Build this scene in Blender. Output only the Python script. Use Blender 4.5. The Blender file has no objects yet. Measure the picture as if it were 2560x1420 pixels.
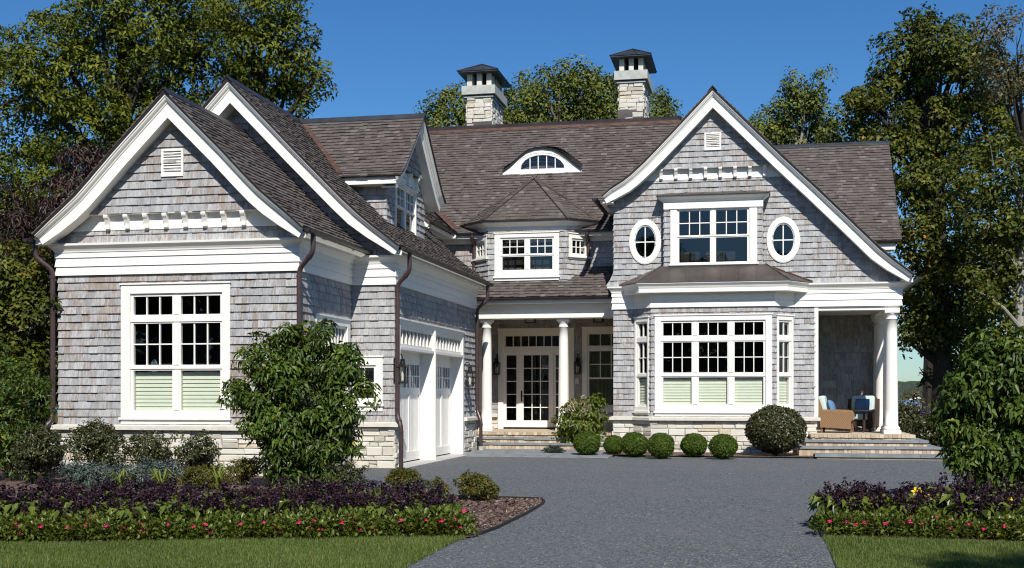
import bpy, math, random
import numpy as np
from mathutils import Vector, Matrix
R = math.radians
rnd = random.Random(7)
S = bpy.context.scene
COL = S.collection

# ------------------------------------------------------------------ camera, light, exposure
YAW = math.atan(608/3000.0)          # the house is turned 11.5 degrees to the camera
CY, SY = math.cos(YAW), math.sin(YAW)
CAMZ = 1.5
cam_d = bpy.data.cameras.new('camera')
cam = bpy.data.objects.new('camera', cam_d); COL.objects.link(cam)
cam.location = (0, 0, CAMZ)
cam.rotation_euler = (R(90), 0, YAW)
cam_d.sensor_width = 36.0
cam_d.lens = 36.0*3000/2560
cam_d.shift_y = 279/2560.0
cam_d.clip_start = 0.1
cam_d.clip_end = 6000
S.camera = cam

SUN_AZ = R(17.5)      # to the right of the house's own axis
SUN_EL = R(42)
sv = Vector((math.sin(SUN_AZ)*math.cos(SUN_EL), -math.cos(SUN_AZ)*math.cos(SUN_EL), math.sin(SUN_EL)))
sun_d = bpy.data.lights.new('sun', 'SUN'); sun_d.energy = 4.9; sun_d.angle = R(0.5); sun_d.color = (1, .955, .88)
sun = bpy.data.objects.new('sun', sun_d); COL.objects.link(sun)
sun.rotation_euler = (-sv).to_track_quat('-Z', 'Y').to_euler()
sun.location = sv*80
W = bpy.data.worlds.new('World'); S.world = W; W.use_nodes = True
wn = W.node_tree; bg = wn.nodes['Background']
sky = wn.nodes.new('ShaderNodeTexSky'); sky.sky_type = 'NISHITA'; sky.sun_disc = False
sky.sun_elevation = SUN_EL; sky.sun_rotation = math.atan2(sv.x, sv.y)
sky.air_density = 1.0; sky.dust_density = 0.35; sky.ozone_density = 3.0; sky.altitude = 200
hs = wn.nodes.new('ShaderNodeHueSaturation'); hs.inputs['Saturation'].default_value = 1.25
tint = wn.nodes.new('ShaderNodeMix'); tint.data_type = 'RGBA'; tint.blend_type = 'MULTIPLY'; tint.inputs[0].default_value = 1.0; tint.inputs[7].default_value = (.82, 1.05, 1.24, 1)
wn.links.new(sky.outputs[0], hs.inputs['Color']); wn.links.new(hs.outputs[0], tint.inputs[6])
wn.links.new(tint.outputs[2], bg.inputs[0]); bg.inputs[1].default_value = 0.076
S.view_settings.view_transform = 'Standard'; S.view_settings.look = 'None'
S.view_settings.exposure = 0.16; S.view_settings.gamma = 1.0
S.render.engine = 'CYCLES'
S.cycles.max_bounces = 8; S.cycles.transparent_max_bounces = 12
S.cycles.use_denoising = True; S.cycles.filter_width = 1.15; S.cycles.caustics_reflective = False; S.cycles.caustics_refractive = False

# ------------------------------------------------------------------ measuring helpers: where a sight line meets a real plane
def on_y(px, py, Y):
    k = (px-1280)/3000.; X = Y*(k*CY-SY)/(CY+k*SY); d = -X*SY+Y*CY
    return X, (989-py)/3000.*d+CAMZ
def on_x(px, py, X):
    k = (px-1280)/3000.; Y = X*(CY+k*SY)/(k*CY-SY); d = -X*SY+Y*CY
    return Y, (989-py)/3000.*d+CAMZ
def on_ground(px, py, Z=0.0):
    d = 3000*(CAMZ-Z)/(py-989.); u = (px-1280)/3000.*d
    return u*CY-d*SY, u*SY+d*CY
def at_depth(px, py, d):
    u = (px-1280)/3000.*d
    return Vector((u*CY-d*SY, u*SY+d*CY, CAMZ+(989-py)/3000.*d))

# ------------------------------------------------------------------ materials
def nodes_of(name):
    m = bpy.data.materials.new(name); m.use_nodes = True
    nt = m.node_tree; b = nt.nodes['Principled BSDF']
    return m, nt, b
def ramp(nt, stops, fac=None):
    r = nt.nodes.new('ShaderNodeValToRGB'); e = r.color_ramp.elements
    e[0].position, e[0].color = stops[0][0], (*stops[0][1], 1)
    e[1].position, e[1].color = stops[-1][0], (*stops[-1][1], 1)
    for p, c in stops[1:-1]:
        q = e.new(p); q.color = (*c, 1)
    if fac is not None: nt.links.new(fac, r.inputs[0])
    return r.outputs[0]
def noise(nt, vec, scale, detail=3, rough=.55, stretch=None):
    if stretch is not None:
        mp = nt.nodes.new('ShaderNodeMapping'); mp.inputs['Scale'].default_value = stretch
        nt.links.new(vec, mp.inputs[0]); vec = mp.outputs[0]
    n = nt.nodes.new('ShaderNodeTexNoise'); n.inputs['Scale'].default_value = scale
    n.inputs['Detail'].default_value = detail; n.inputs['Roughness'].default_value = rough
    nt.links.new(vec, n.inputs['Vector']); return n.outputs['Fac']
def pos(nt):
    return nt.nodes.new('ShaderNodeNewGeometry').outputs['Position']
def objc(nt):
    return nt.nodes.new('ShaderNodeTexCoord').outputs['Object']
def tone(nt):
    a = nt.nodes.new('ShaderNodeAttribute'); a.attribute_name = 'tone'; return a.outputs['Fac']
def math2(nt, op, a, b):
    n = nt.nodes.new('ShaderNodeMath'); n.operation = op
    for i, v in enumerate((a, b)):
        if isinstance(v, (int, float)): n.inputs[i].default_value = v
        else: nt.links.new(v, n.inputs[i])
    return n.outputs[0]
def mix(nt, fac, a, b, mode='MIX'):
    n = nt.nodes.new('ShaderNodeMix'); n.data_type = 'RGBA'; n.blend_type = mode
    for i, v in ((0, fac), (6, a), (7, b)):
        if isinstance(v, (int, float)): n.inputs[i].default_value = v
        elif isinstance(v, tuple): n.inputs[i].default_value = (*v, 1)
        else: nt.links.new(v, n.inputs[i])
    return n.outputs[2]
def bump(nt, b, h, strength=.3, dist=.01):
    n = nt.nodes.new('ShaderNodeBump'); n.inputs['Strength'].default_value = strength
    n.inputs['Distance'].default_value = dist
    nt.links.new(h, n.inputs['Height']); nt.links.new(n.outputs[0], b.inputs['Normal'])
def simple(name, col, rough=.6, var=.12, scale=6, metal=0, spec=.4, bmp=0):
    m, nt, b = nodes_of(name); p = pos(nt)
    n = noise(nt, p, scale, 4)
    lo = tuple(c*(1-var) for c in col); hi = tuple(min(1, c*(1+var)) for c in col)
    nt.links.new(ramp(nt, [(.3, lo), (.7, hi)], n), b.inputs['Base Color'])
    b.inputs['Roughness'].default_value = rough; b.inputs['Metallic'].default_value = metal
    b.inputs['Specular IOR Level'].default_value = spec
    if bmp: bump(nt, b, noise(nt, p, scale*6, 4), bmp, .01)
    return m
M = {}
def mat_siding():
    m, nt, b = nodes_of('weathered_cedar_siding'); p = pos(nt); t = tone(nt)
    st = noise(nt, p, 1.0, 4, .7, (42, 42, 3.2)); big = noise(nt, p, .55, 2); mid = noise(nt, p, 1.0, 3, .6, (9, 9, 2.0))
    g = math2(nt, 'ADD', math2(nt, 'ADD', math2(nt, 'MULTIPLY', t, .15), math2(nt, 'MULTIPLY', st, .60)), math2(nt, 'MULTIPLY', mid, .28))
    grey = ramp(nt, [(.32, (.205, .208, .214)), (.5, (.345, .346, .348)), (.68, (.485, .482, .474))], g)
    br = noise(nt, p, 1.0, 4, .65, (26, 26, 2.6))
    t2 = math2(nt, 'FRACT', math2(nt, 'MULTIPLY', t, 7.31), 0)
    k = math2(nt, 'ADD', math2(nt, 'ADD', math2(nt, 'MULTIPLY', br, 1.0), math2(nt, 'MULTIPLY', t2, .18)), math2(nt, 'MULTIPLY', big, .5))
    kf = ramp(nt, [(.84, (0, 0, 0)), (1.12, (.72, .72, .72))], k)
    c = mix(nt, kf, grey, (.25, .175, .125))
    nt.links.new(c, b.inputs['Base Color']); b.inputs['Roughness'].default_value = .85
    b.inputs['Specular IOR Level'].default_value = .2
    bump(nt, b, st, .25, .006); return m
def mat_roof():
    m, nt, b = nodes_of('weathered_cedar_roof'); p = pos(nt); t = tone(nt)
    n1 = noise(nt, p, 30, 3, .6); big = noise(nt, p, .9, 3)
    tp = ramp(nt, [(0, (0, 0, 0)), (.08, (.22, .22, .22)), (.86, (.6, .6, .6)), (1, (1, 1, 1))], t)
    g = math2(nt, 'ADD', math2(nt, 'MULTIPLY', tp, .6), math2(nt, 'MULTIPLY', n1, .45))
    c = ramp(nt, [(.12, (.055, .046, .041)), (.42, (.098, .082, .074)), (.7, (.135, .116, .107)), (1.0, (.215, .2, .193))], g)
    bf = ramp(nt, [(.48, (0, 0, 0)), (.75, (.5, .5, .5))], big)
    c = mix(nt, bf, c, mix(nt, tp, (.072, .052, .042), (.115, .086, .068)))
    nt.links.new(c, b.inputs['Base Color']); b.inputs['Roughness'].default_value = .8
    b.inputs['Specular IOR Level'].default_value = .25
    bump(nt, b, n1, .4, .008); return m
def mat_stone():
    m, nt, b = nodes_of('cream_fieldstone'); p = pos(nt); t = tone(nt)
    n = noise(nt, p, 9, 5, .6)
    g = math2(nt, 'ADD', math2(nt, 'MULTIPLY', t, .7), math2(nt, 'MULTIPLY', n, .3))
    c = ramp(nt, [(.1, (.40, .37, .31)), (.3, (.55, .52, .455)), (.6, (.66, .635, .565)), (.8, (.60, .56, .48)), (.87, (.54, .45, .30)), (.93, (.50, .49, .46)), (1, (.7, .68, .62))], g)
    nt.links.new(c, b.inputs['Base Color']); b.inputs['Roughness'].default_value = .9
    b.inputs['Specular IOR Level'].default_value = .15
    bump(nt, b, noise(nt, p, 40, 5, .65), .6, .012); return m
def mat_gravel():
    m, nt, b = nodes_of('blue_grey_gravel'); p = pos(nt)
    v = nt.nodes.new('ShaderNodeTexVoronoi'); v.inputs['Scale'].default_value = 62; nt.links.new(p, v.inputs['Vector'])
    v2 = nt.nodes.new('ShaderNodeTexVoronoi'); v2.inputs['Scale'].default_value = 27; nt.links.new(p, v2.inputs['Vector'])
    sp = nt.nodes.new('ShaderNodeSeparateColor'); nt.links.new(v.outputs['Color'], sp.inputs[0])
    sp2 = nt.nodes.new('ShaderNodeSeparateColor'); nt.links.new(v2.outputs['Color'], sp2.inputs[0])
    c1 = ramp(nt, [(.0, (.022, .024, .026)), (.35, (.098, .108, .117)), (.75, (.172, .186, .198)), (.92, (.28, .29, .295)), (1, (.55, .53, .49))], sp.outputs[0])
    c2 = ramp(nt, [(.0, (.04, .044, .05)), (.6, (.115, .127, .142)), (.95, (.19, .2, .215)), (1, (.45, .40, .34))], sp2.outputs[1])
    c = mix(nt, .4, c1, c2)
    big = noise(nt, p, .5, 4, .6)
    c = mix(nt, ramp(nt, [(.35, (0, 0, 0)), (.7, (.5, .5, .5))], big), c, (.165, .165, .16))
    nt.links.new(c, b.inputs['Base Color']); b.inputs['Roughness'].default_value = .85
    b.inputs['Specular IOR Level'].default_value = .3
    bump(nt, b, v.outputs['Distance'], .9, .02); return m
def mat_mulch():
    m, nt, b = nodes_of('bark_mulch'); p = pos(nt)
    v = nt.nodes.new('ShaderNodeTexVoronoi'); v.inputs['Scale'].default_value = 38
    mp = nt.nodes.new('ShaderNodeMapping'); mp.inputs['Scale'].default_value = (1, .45, 1); mp.inputs['Rotation'].default_value = (0, 0, .5)
    nt.links.new(p, mp.inputs[0]); nt.links.new(mp.outputs[0], v.inputs['Vector'])
    sp = nt.nodes.new('ShaderNodeSeparateColor'); nt.links.new(v.outputs['Color'], sp.inputs[0])
    c = ramp(nt, [(0, (.035, .018, .012)), (.5, (.11, .062, .045)), (.85, (.19, .12, .09)), (1, (.33, .25, .19))], sp.outputs[0])
    nt.links.new(c, b.inputs['Base Color']); b.inputs['Roughness'].default_value = .95
    bump(nt, b, v.outputs['Distance'], 1, .03); return m
def mat_lawn():
    m, nt, b = nodes_of('lawn_soil'); p = pos(nt)
    n = noise(nt, p, 1.2, 5); 
    c = ramp(nt, [(.3, (.022, .040, .009)), (.7, (.05, .075, .018))], n)
    nt.links.new(c, b.inputs['Base Color']); b.inputs['Roughness'].default_value = .95; return m
LEAF = {'oak_leaf': 1.25, 'poplar_leaf': 1.3, 'maple_leaf': 1.2, 'boxwood_leaf': 1.1, 'dark_shrub_leaf': 1.15, 'turning_leaf': 1.3, 'plum_leaf': 1.5, 'grass_blade': 1.45, 'spirea_leaf': 1.25, 'juniper_needle': 1.25}
def mat_leaf(name, stops, gloss=.35, trans=.35, rough=.45):
    m = bpy.data.materials.new(name); m.use_nodes = True; nt = m.node_tree
    b = nt.nodes['Principled BSDF']; out = nt.nodes['Material Output']
    c = ramp(nt, [(q, tuple(min(.9, v*LEAF.get(name, 1)) for v in col)) for q, col in stops], tone(nt))
    nt.links.new(c, b.inputs['Base Color']); b.inputs['Roughness'].default_value = rough
    b.inputs['Specular IOR Level'].default_value = gloss
    tr = nt.nodes.new('ShaderNodeBsdfTranslucent')
    nt.links.new(mix(nt, .5, c, (.26, .27, .02), 'MIX') if trans > .2 else c, tr.inputs[0])
    mx = nt.nodes.new('ShaderNodeMixShader'); mx.inputs[0].default_value = trans
    nt.links.new(b.outputs[0], mx.inputs[1]); nt.links.new(tr.outputs[0], mx.inputs[2])
    nt.links.new(mx.outputs[0], out.inputs[0]); return m
def mat_glass():
    m = bpy.data.materials.new('window_glass'); m.use_nodes = True; nt = m.node_tree
    nt.nodes.remove(nt.nodes['Principled BSDF']); out = nt.nodes['Material Output']
    t = nt.nodes.new('ShaderNodeBsdfTransparent'); t.inputs[0].default_value = (.94, .97, .95, 1)
    g = nt.nodes.new('ShaderNodeBsdfGlossy'); g.inputs['Roughness'].default_value = .01
    g.inputs['Color'].default_value = (.9, .95, 1, 1)
    gm = nt.nodes.new('ShaderNodeNewGeometry'); dt = nt.nodes.new('ShaderNodeVectorMath'); dt.operation = 'DOT_PRODUCT'
    nt.links.new(gm.outputs['Normal'], dt.inputs[0]); nt.links.new(gm.outputs['Incoming'], dt.inputs[1])
    ab = math2(nt, 'ABSOLUTE', dt.outputs['Value'], 0); q = math2(nt, 'POWER', math2(nt, 'SUBTRACT', 1.0, ab), 5.0)
    f = nt.nodes.new('ShaderNodeMath'); f.operation = 'MULTIPLY_ADD'; nt.links.new(q, f.inputs[0]); f.inputs[1].default_value = .93; f.inputs[2].default_value = .065
    w = noise(nt, pos(nt), 1.6, 1); bp = nt.nodes.new('ShaderNodeBump'); bp.inputs['Strength'].default_value = .05; bp.inputs['Distance'].default_value = .03
    nt.links.new(w, bp.inputs['Height']); nt.links.new(bp.outputs[0], g.inputs['Normal'])
    mx = nt.nodes.new('ShaderNodeMixShader')
    nt.links.new(f.outputs[0], mx.inputs[0]); nt.links.new(t.outputs[0], mx.inputs[1]); nt.links.new(g.outputs[0], mx.inputs[2])
    nt.links.new(mx.outputs[0], out.inputs[0]); return m
def mat_brick():
    m, nt, b = nodes_of('tan_brick_paving'); p = pos(nt)
    v = tone(nt); n = noise(nt, p, 14, 4)
    g = math2(nt, 'ADD', math2(nt, 'MULTIPLY', v, .6), math2(nt, 'MULTIPLY', n, .4))
    c = ramp(nt, [(.15, (.34, .25, .16)), (.5, (.50, .40, .28)), (.85, (.58, .50, .38))], g)
    stain = noise(nt, p, 1, 3, .5, (5, 1, .7))
    c = mix(nt, ramp(nt, [(.64, (0, 0, 0)), (.74, (.6, .6, .6))], stain), c, (.28, .15, .07))
    nt.links.new(c, b.inputs['Base Color']); b.inputs['Roughness'].default_value = .9; bump(nt, b, n, .3, .01); return m
def mat_water():
    m, nt, b = nodes_of('lake_water'); p = pos(nt)
    b.inputs['Base Color'].default_value = (.10, .17, .26, 1); b.inputs['Roughness'].default_value = .25
    bump(nt, b, noise(nt, p, .5, 3, .6, (1, .3, 1)), .6, .3); return m
def mat_hill():
    m, nt, b = nodes_of('wooded_hill'); p = pos(nt)
    n = noise(nt, p, .16, 5, .7)
    c = ramp(nt, [(.3, (.02, .034, .02)), (.55, (.05, .07, .035)), (.75, (.10, .11, .05))], n)
    nt.links.new(c, b.inputs['Base Color']); b.inputs['Roughness'].default_value = 1; bump(nt, b, n, 1, 6); return m
def mat_wicker():
    m, nt, b = nodes_of('honey_wicker'); p = pos(nt)
    w = nt.nodes.new('ShaderNodeTexWave'); w.inputs['Scale'].default_value = 30; w.inputs['Distortion'].default_value = 1; w.bands_direction = 'Z'
    nt.links.new(p, w.inputs['Vector'])
    w2 = nt.nodes.new('ShaderNodeTexWave'); w2.inputs['Scale'].default_value = 16; w2.inputs['Distortion'].default_value = .5; w2.bands_direction = 'DIAGONAL'
    nt.links.new(p, w2.inputs['Vector'])
    g = math2(nt, 'MULTIPLY', w.outputs['Fac'], w2.outputs['Fac'])
    nt.links.new(ramp(nt, [(0, (.13, .065, .025)), (.5, (.36, .205, .09)), (1, (.56, .37, .19))], g), b.inputs['Base Color'])
    b.inputs['Roughness'].default_value = .6; bump(nt, b, g, .6, .01); return m
M['siding'] = mat_siding(); M['roof'] = mat_roof(); M['stone'] = mat_stone(); M['gravel'] = mat_gravel()
M['mulch'] = mat_mulch(); M['lawn'] = mat_lawn(); M['glass'] = mat_glass(); M['brick'] = mat_brick()
M['water'] = mat_water(); M['hill'] = mat_hill(); M['wicker'] = mat_wicker()
M['white'] = simple('white_paint', (.82, .795, .735), .45, .03, 5, bmp=.03)
M['cap'] = simple('limestone', (.60, .57, .50), .85, .10, 7, bmp=.2)
M['slab'] = simple('weathered_limestone_slab', (.42, .43, .40), .85, .14, 7, bmp=.2)
M['mortar'] = simple('mortar', (.22, .19, .15), .95, .1, 20)
M['bronze'] = simple('dark_bronze_metal', (.038, .028, .027), .4, .25, 4, metal=.25, spec=.5)
M['spout'] = simple('brown_downspout_metal', (.068, .042, .042), .38, .2, 3, metal=.2, spec=.5)
M['copper'] = simple('brown_copper', (.13, .072, .05), .5, .35, 5, metal=.3)
M['seam'] = simple('aged_copper_roof', (.10, .084, .075), .42, .3, 2.2, metal=.35, spec=.5)
M['capmetal'] = simple('dark_grey_metal', (.045, .05, .058), .5, .35, 3, metal=.3)
M['bluestone'] = simple('bluestone', (.205, .218, .228), .8, .22, 3, bmp=.15)
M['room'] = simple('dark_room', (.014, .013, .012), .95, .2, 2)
M['shelf'] = simple('room_furniture', (.05, .032, .022), .7, .3, 3)
M['blind'] = simple('pale_green_blind', (.64, .66, .53), .55, .04, 6)
M['curtain'] = simple('sage_curtain', (.11, .125, .08), .9, .1, 4)
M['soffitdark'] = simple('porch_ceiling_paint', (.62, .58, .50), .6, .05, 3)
M['black'] = simple('black_iron', (.018, .015, .015), .45, .2, 8, metal=.4)
M['bulb'] = simple('candle_sleeve', (.75, .66, .48), .5, .05, 9)
M['cushion'] = simple('pale_aqua_cushion', (.50, .60, .56), .9, .06, 9, bmp=.1)
M['pillow'] = simple('blue_pillow', (.10, .20, .33), .9, .15, 9)
M['darkwicker'] = simple('dark_wicker', (.05, .026, .015), .7, .3, 30, bmp=.3)
M['darkwood'] = simple('dark_table_wood', (.045, .028, .02), .5, .3, 6)
M['bark'] = simple('grey_bark', (.13, .11, .09), .95, .35, 5, bmp=.5)
M['palebark'] = simple('pale_bark', (.30, .28, .24), .95, .25, 5, bmp=.4)
M['darkbark'] = simple('dark_bark', (.035, .028, .022), .95, .3, 6, bmp=.5)
M['edging'] = simple('black_steel_edging', (.022, .02, .02), .6, .2, 6)
M['hull'] = simple('white_boat_paint', (.8, .8, .78), .4, .03, 1)
M['concrete'] = simple('pale_concrete', (.46, .45, .42), .9, .1, 4, bmp=.1)
M['mirror'] = simple('silver_mirror', (.6, .68, .75), .15, .05, 3, metal=.9)
M['oak'] = mat_leaf('oak_leaf', [(0, (.028, .038, .004)), (.45, (.076, .092, .009)), (.8, (.132, .145, .013)), (.95, (.17, .175, .02)), (1, (.23, .14, .03))], .18, .2, .5)
M['poplar'] = mat_leaf('poplar_leaf', [(0, (.036, .048, .011)), (.5, (.095, .115, .020)), (.9, (.155, .165, .03)), (1, (.24, .19, .06))], .18, .2, .5)
M['maple'] = mat_leaf('maple_leaf', [(0, (.024, .033, .006)), (.5, (.068, .080, .011)), (.85, (.122, .128, .017)), (.95, (.18, .13, .025)), (1, (.27, .13, .03))], .18, .2, .5)
M['rust'] = mat_leaf('turning_leaf', [(0, (.04, .035, .015)), (.5, (.09, .075, .03)), (.8, (.15, .10, .05)), (1, (.25, .17, .10))], .4, .25)
M['plum'] = mat_leaf('plum_leaf', [(0, (.016, .010, .010)), (.5, (.038, .020, .020)), (.8, (.055, .035, .022)), (.92, (.09, .03, .035)), (1, (.06, .07, .025))], .4, .15)
M['dogwood'] = mat_leaf('shrub_leaf', [(0, (.022, .042, .006)), (.5, (.058, .10, .013)), (.85, (.11, .17, .024)), (.97, (.18, .22, .035)), (1, (.34, .26, .03))], .28, .24, .42)
M['darkleaf'] = mat_leaf('dark_shrub_leaf', [(0, (.016, .022, .007)), (.5, (.045, .052, .014)), (.9, (.085, .085, .026)), (1, (.13, .06, .035))], .5, .15, .38)
M['box'] = mat_leaf('boxwood_leaf', [(0, (.022, .042, .005)), (.5, (.06, .105, .012)), (1, (.115, .17, .022))], .2, .25, .5)
M['juniper'] = mat_leaf('juniper_needle', [(0, (.035, .05, .042)), (.6, (.085, .115, .095)), (1, (.15, .185, .155))], .3, .15, .6)
M['spirea'] = mat_leaf('spirea_leaf', [(0, (.035, .042, .010)), (.5, (.085, .085, .016)), (.85, (.14, .11, .022)), (1, (.16, .07, .02))], .3, .3)
M['bright'] = mat_leaf('bright_green_leaf', [(0, (.04, .056, .008)), (.5, (.11, .15, .020)), (.9, (.17, .21, .035)), (.98, (.26, .25, .035)), (1, (.36, .3, .03))], .45, .3, .35)
M['sage'] = mat_leaf('grey_sage_leaf', [(0, (.05, .065, .045)), (1, (.14, .16, .11))], .2, .2)
M['purple'] = mat_leaf('purple_spike', [(0, (.016, .006, .012)), (.6, (.036, .013, .024)), (.9, (.06, .028, .038)), (1, (.09, .06, .04))], .35, .1)
M['lilac'] = mat_leaf('lilac_flower', [(0, (.13, .09, .22)), (1, (.28, .2, .38))], .2, .2)
M['pink'] = mat_leaf('pink_petal', [(0, (.50, .012, .10)), (.6, (.70, .03, .15)), (1, (.75, .10, .18))], .2, .1)
M['yellow'] = mat_leaf('yellow_petal', [(0, (.7, .48, .01)), (1, (.8, .62, .03))], .2, .1)
M['white_flower'] = mat_leaf('cream_flower', [(0, (.45, .30, .22)), (.5, (.6, .5, .38)), (1, (.68, .62, .5))], .2, .1)
M['grass'] = mat_leaf('grass_blade', [(0, (.038, .060, .010)), (.5, (.072, .105, .020)), (.9, (.11, .145, .032)), (1, (.2, .17, .07))], .25, .25, .5)

# ------------------------------------------------------------------ mesh builder
Z = Vector((0, 0, 1))
class MB:
    def __init__(s): s.v = []; s.f = []; s.t = []
    def add(s, vs, fs, t=None):
        o = len(s.v); s.v.extend(tuple(v) for v in vs)
        for f in fs:
            s.f.append(tuple(i+o for i in f)); s.t.append(rnd.random() if t is None else t)
        return s
    def quad(s, a, b, c, d, t=None): return s.add((a, b, c, d), ((0, 1, 2, 3),), t)
    def hexa(s, p, t=None):
        return s.add(p, ((0, 3, 2, 1), (4, 5, 6, 7), (0, 1, 5, 4), (1, 2, 6, 5), (2, 3, 7, 6), (3, 0, 4, 7)), rnd.random() if t is None else t)
    def box(s, x0, y0, z0, x1, y1, z1, t=None):
        return s.hexa([(x0, y0, z0), (x1, y0, z0), (x1, y1, z0), (x0, y1, z0), (x0, y0, z1), (x1, y0, z1), (x1, y1, z1), (x0, y1, z1)], t)
    def fbox(s, F, u0, u1, n0, n1, z0, z1, t=None):
        return s.hexa([F(u0, n1, z0), F(u1, n1, z0), F(u1, n0, z0), F(u0, n0, z0), F(u0, n1, z1), F(u1, n1, z1), F(u1, n0, z1), F(u0, n0, z1)], t)
    def tube(s, path, r, n=8, t=None, cap=True):
        path = [Vector(p) for p in path]; rr = r if isinstance(r, (list, tuple)) else [r]*len(path)
        rings = []; ref = None
        for i, p in enumerate(path):
            d = (path[min(i+1, len(path)-1)]-path[max(i-1, 0)]).normalized()
            if ref is None:
                ref = d.cross(Vector((0.31, .2, .93))) if abs(d.z) < .9 else d.cross(Vector((1, 0, 0)))
            a = (ref-d*ref.dot(d)).normalized(); ref = a; b = d.cross(a)
            rings.append([p+a*math.cos(2*math.pi*k/n)*rr[i]+b*math.sin(2*math.pi*k/n)*rr[i] for k in range(n)])
        vs = [v for q in rings for v in q]; fs = []
        for i in range(len(rings)-1):
            for k in range(n):
                fs.append((i*n+k, i*n+(k+1) % n, (i+1)*n+(k+1) % n, (i+1)*n+k))
        if cap: fs += [tuple(range(n))[::-1], tuple(range((len(rings)-1)*n, len(rings)*n))]
        return s.add(vs, fs, rnd.random() if t is None else t)
    def lathe(s, c, prof, n=20, t=.5):
        c = Vector(c); vs = []; fs = []
        for r, z in prof:
            vs += [c+Vector((r*math.cos(2*math.pi*k/n), r*math.sin(2*math.pi*k/n), z)) for k in range(n)]
        for i in range(len(prof)-1):
            for k in range(n): fs.append((i*n+k, i*n+(k+1) % n, (i+1)*n+(k+1) % n, (i+1)*n+k))
        fs += [tuple(range(n))[::-1], tuple(range((len(prof)-1)*n, len(prof)*n))]
        return s.add(vs, fs, t)
    def prism(s, F, poly, n0, n1, t=.5):
        k = len(poly); vs = [F(u, n1, z) for u, z in poly]+[F(u, n0, z) for u, z in poly]
        fs = [tuple(range(k)), tuple(range(k, 2*k))[::-1]]+[(i, i+k, (i+1) % k+k, (i+1) % k) for i in range(k)]
        return s.add(vs, fs, t)
    def build(s, name, mat, parent=None, smooth=False, **props):
        me = bpy.data.meshes.new(name); me.from_pydata(s.v, [], s.f)
        a = me.attributes.new('tone', 'FLOAT', 'FACE'); a.data.foreach_set('value', np.array(s.t, dtype=np.float32))
        me.materials.append(M[mat] if isinstance(mat, str) else mat)
        if smooth: me.polygons.foreach_set('use_smooth', [True]*len(me.polygons))
        me.update(); return link(name, me, parent, **props)
def link(name, me, parent=None, **props):
    o = bpy.data.objects.new(name, me); COL.objects.link(o)
    if parent is not None:
        o.parent = parent
        if parent.type == 'EMPTY' and parent.get('world'): o.matrix_parent_inverse = Matrix.Translation(-parent.location)
    for k, v in props.items(): o[k] = v
    return o
def empty(name, loc, label, cat, group=None, world=False):
    o = bpy.data.objects.new(name, None); COL.objects.link(o); o.location = loc; o.empty_display_size = .2
    o['label'] = label; o['category'] = cat
    if group: o['group'] = group
    if world: o['world'] = 1
    return o
def copy_thing(root, loc, rz=0, sc=1.0, label=None, group=None):
    r = root.copy(); COL.objects.link(r); r.location = loc; r.rotation_euler = (0, 0, rz)
    r.scale = (sc, sc, sc) if not isinstance(sc, tuple) else sc
    if label: r['label'] = label
    if group: r['group'] = group
    for ch in list(root.children):
        c = ch.copy(); COL.objects.link(c); c.parent = r
        for g in list(ch.children):
            d = g.copy(); COL.objects.link(d); d.parent = c
    return r
def frame(O, U):
    O = Vector(O); U = Vector(U); N = U.cross(Z)
    f = lambda u, n, z: O+U*u+N*n+Z*z
    f.O, f.U, f.N = O, U, N
    return f
def front(Y): return frame((0, Y, 0), (1, 0, 0))       # faces the camera: u = X
def right(X): return frame((X, 0, 0), (0, 1, 0))       # faces +X: u = Y
# ------------------------------------------------------------------ sweeps, shingles, stones
def offsets(path, side):
    ns = []
    for i in range(len(path)-1):
        dx, dy = path[i+1][0]-path[i][0], path[i+1][1]-path[i][1]; l = math.hypot(dx, dy)
        ns.append((-dy/l*side, dx/l*side))
    out = []
    for i in range(len(path)):
        a = ns[max(i-1, 0)]; b = ns[min(i, len(ns)-1)]
        k = 1+a[0]*b[0]+a[1]*b[1]
        out.append(((a[0]+b[0])/k, (a[1]+b[1])/k))
    return out
def off_path(path, d, side=1, taper=False):
    ms = taper_ms(offsets(path, side)) if taper else offsets(path, side)
    return [(p[0]+m[0]*d, p[1]+m[1]*d) for p, m in zip(path, ms)]
def taper_ms(ms):                                      # eaves thin out towards their tips
    f = [.66, .9]+[1]*(len(ms)-4)+[.9, .66]
    return [(m[0]*k, m[1]*k) for m, k in zip(ms, f)]
def sweep(mb, path, sect, fmap, side=1, t=.5, loop=True, taper=False):
    ms = taper_ms(offsets(path, side)) if taper else offsets(path, side); k = len(sect); vs = []; fs = []
    for p, m in zip(path, ms):
        for o, h in sect: vs.append(fmap(p[0]+m[0]*o, p[1]+m[1]*o, h))
    for i in range(len(path)-1):
        for j in range(k if loop else k-1):
            fs.append((i*k+j, i*k+(j+1) % k, (i+1)*k+(j+1) % k, (i+1)*k+j))
    if loop: fs += [tuple(range(k)), tuple(range((len(path)-1)*k, len(path)*k))[::-1]]
    mb.add(vs, fs, t)
def minus(rects, h):
    out = []
    for a, b, c, d in rects:
        if h[0] >= b or h[1] <= a or h[2] >= d or h[3] <= c: out.append((a, b, c, d)); continue
        if h[0] > a: out.append((a, h[0], c, d))
        if h[1] < b: out.append((h[1], b, c, d))
        x0, x1 = max(a, h[0]), min(b, h[1])
        if h[2] > c: out.append((x0, x1, c, h[2]))
        if h[3] < d: out.append((x0, x1, h[3], d))
    return out
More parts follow.
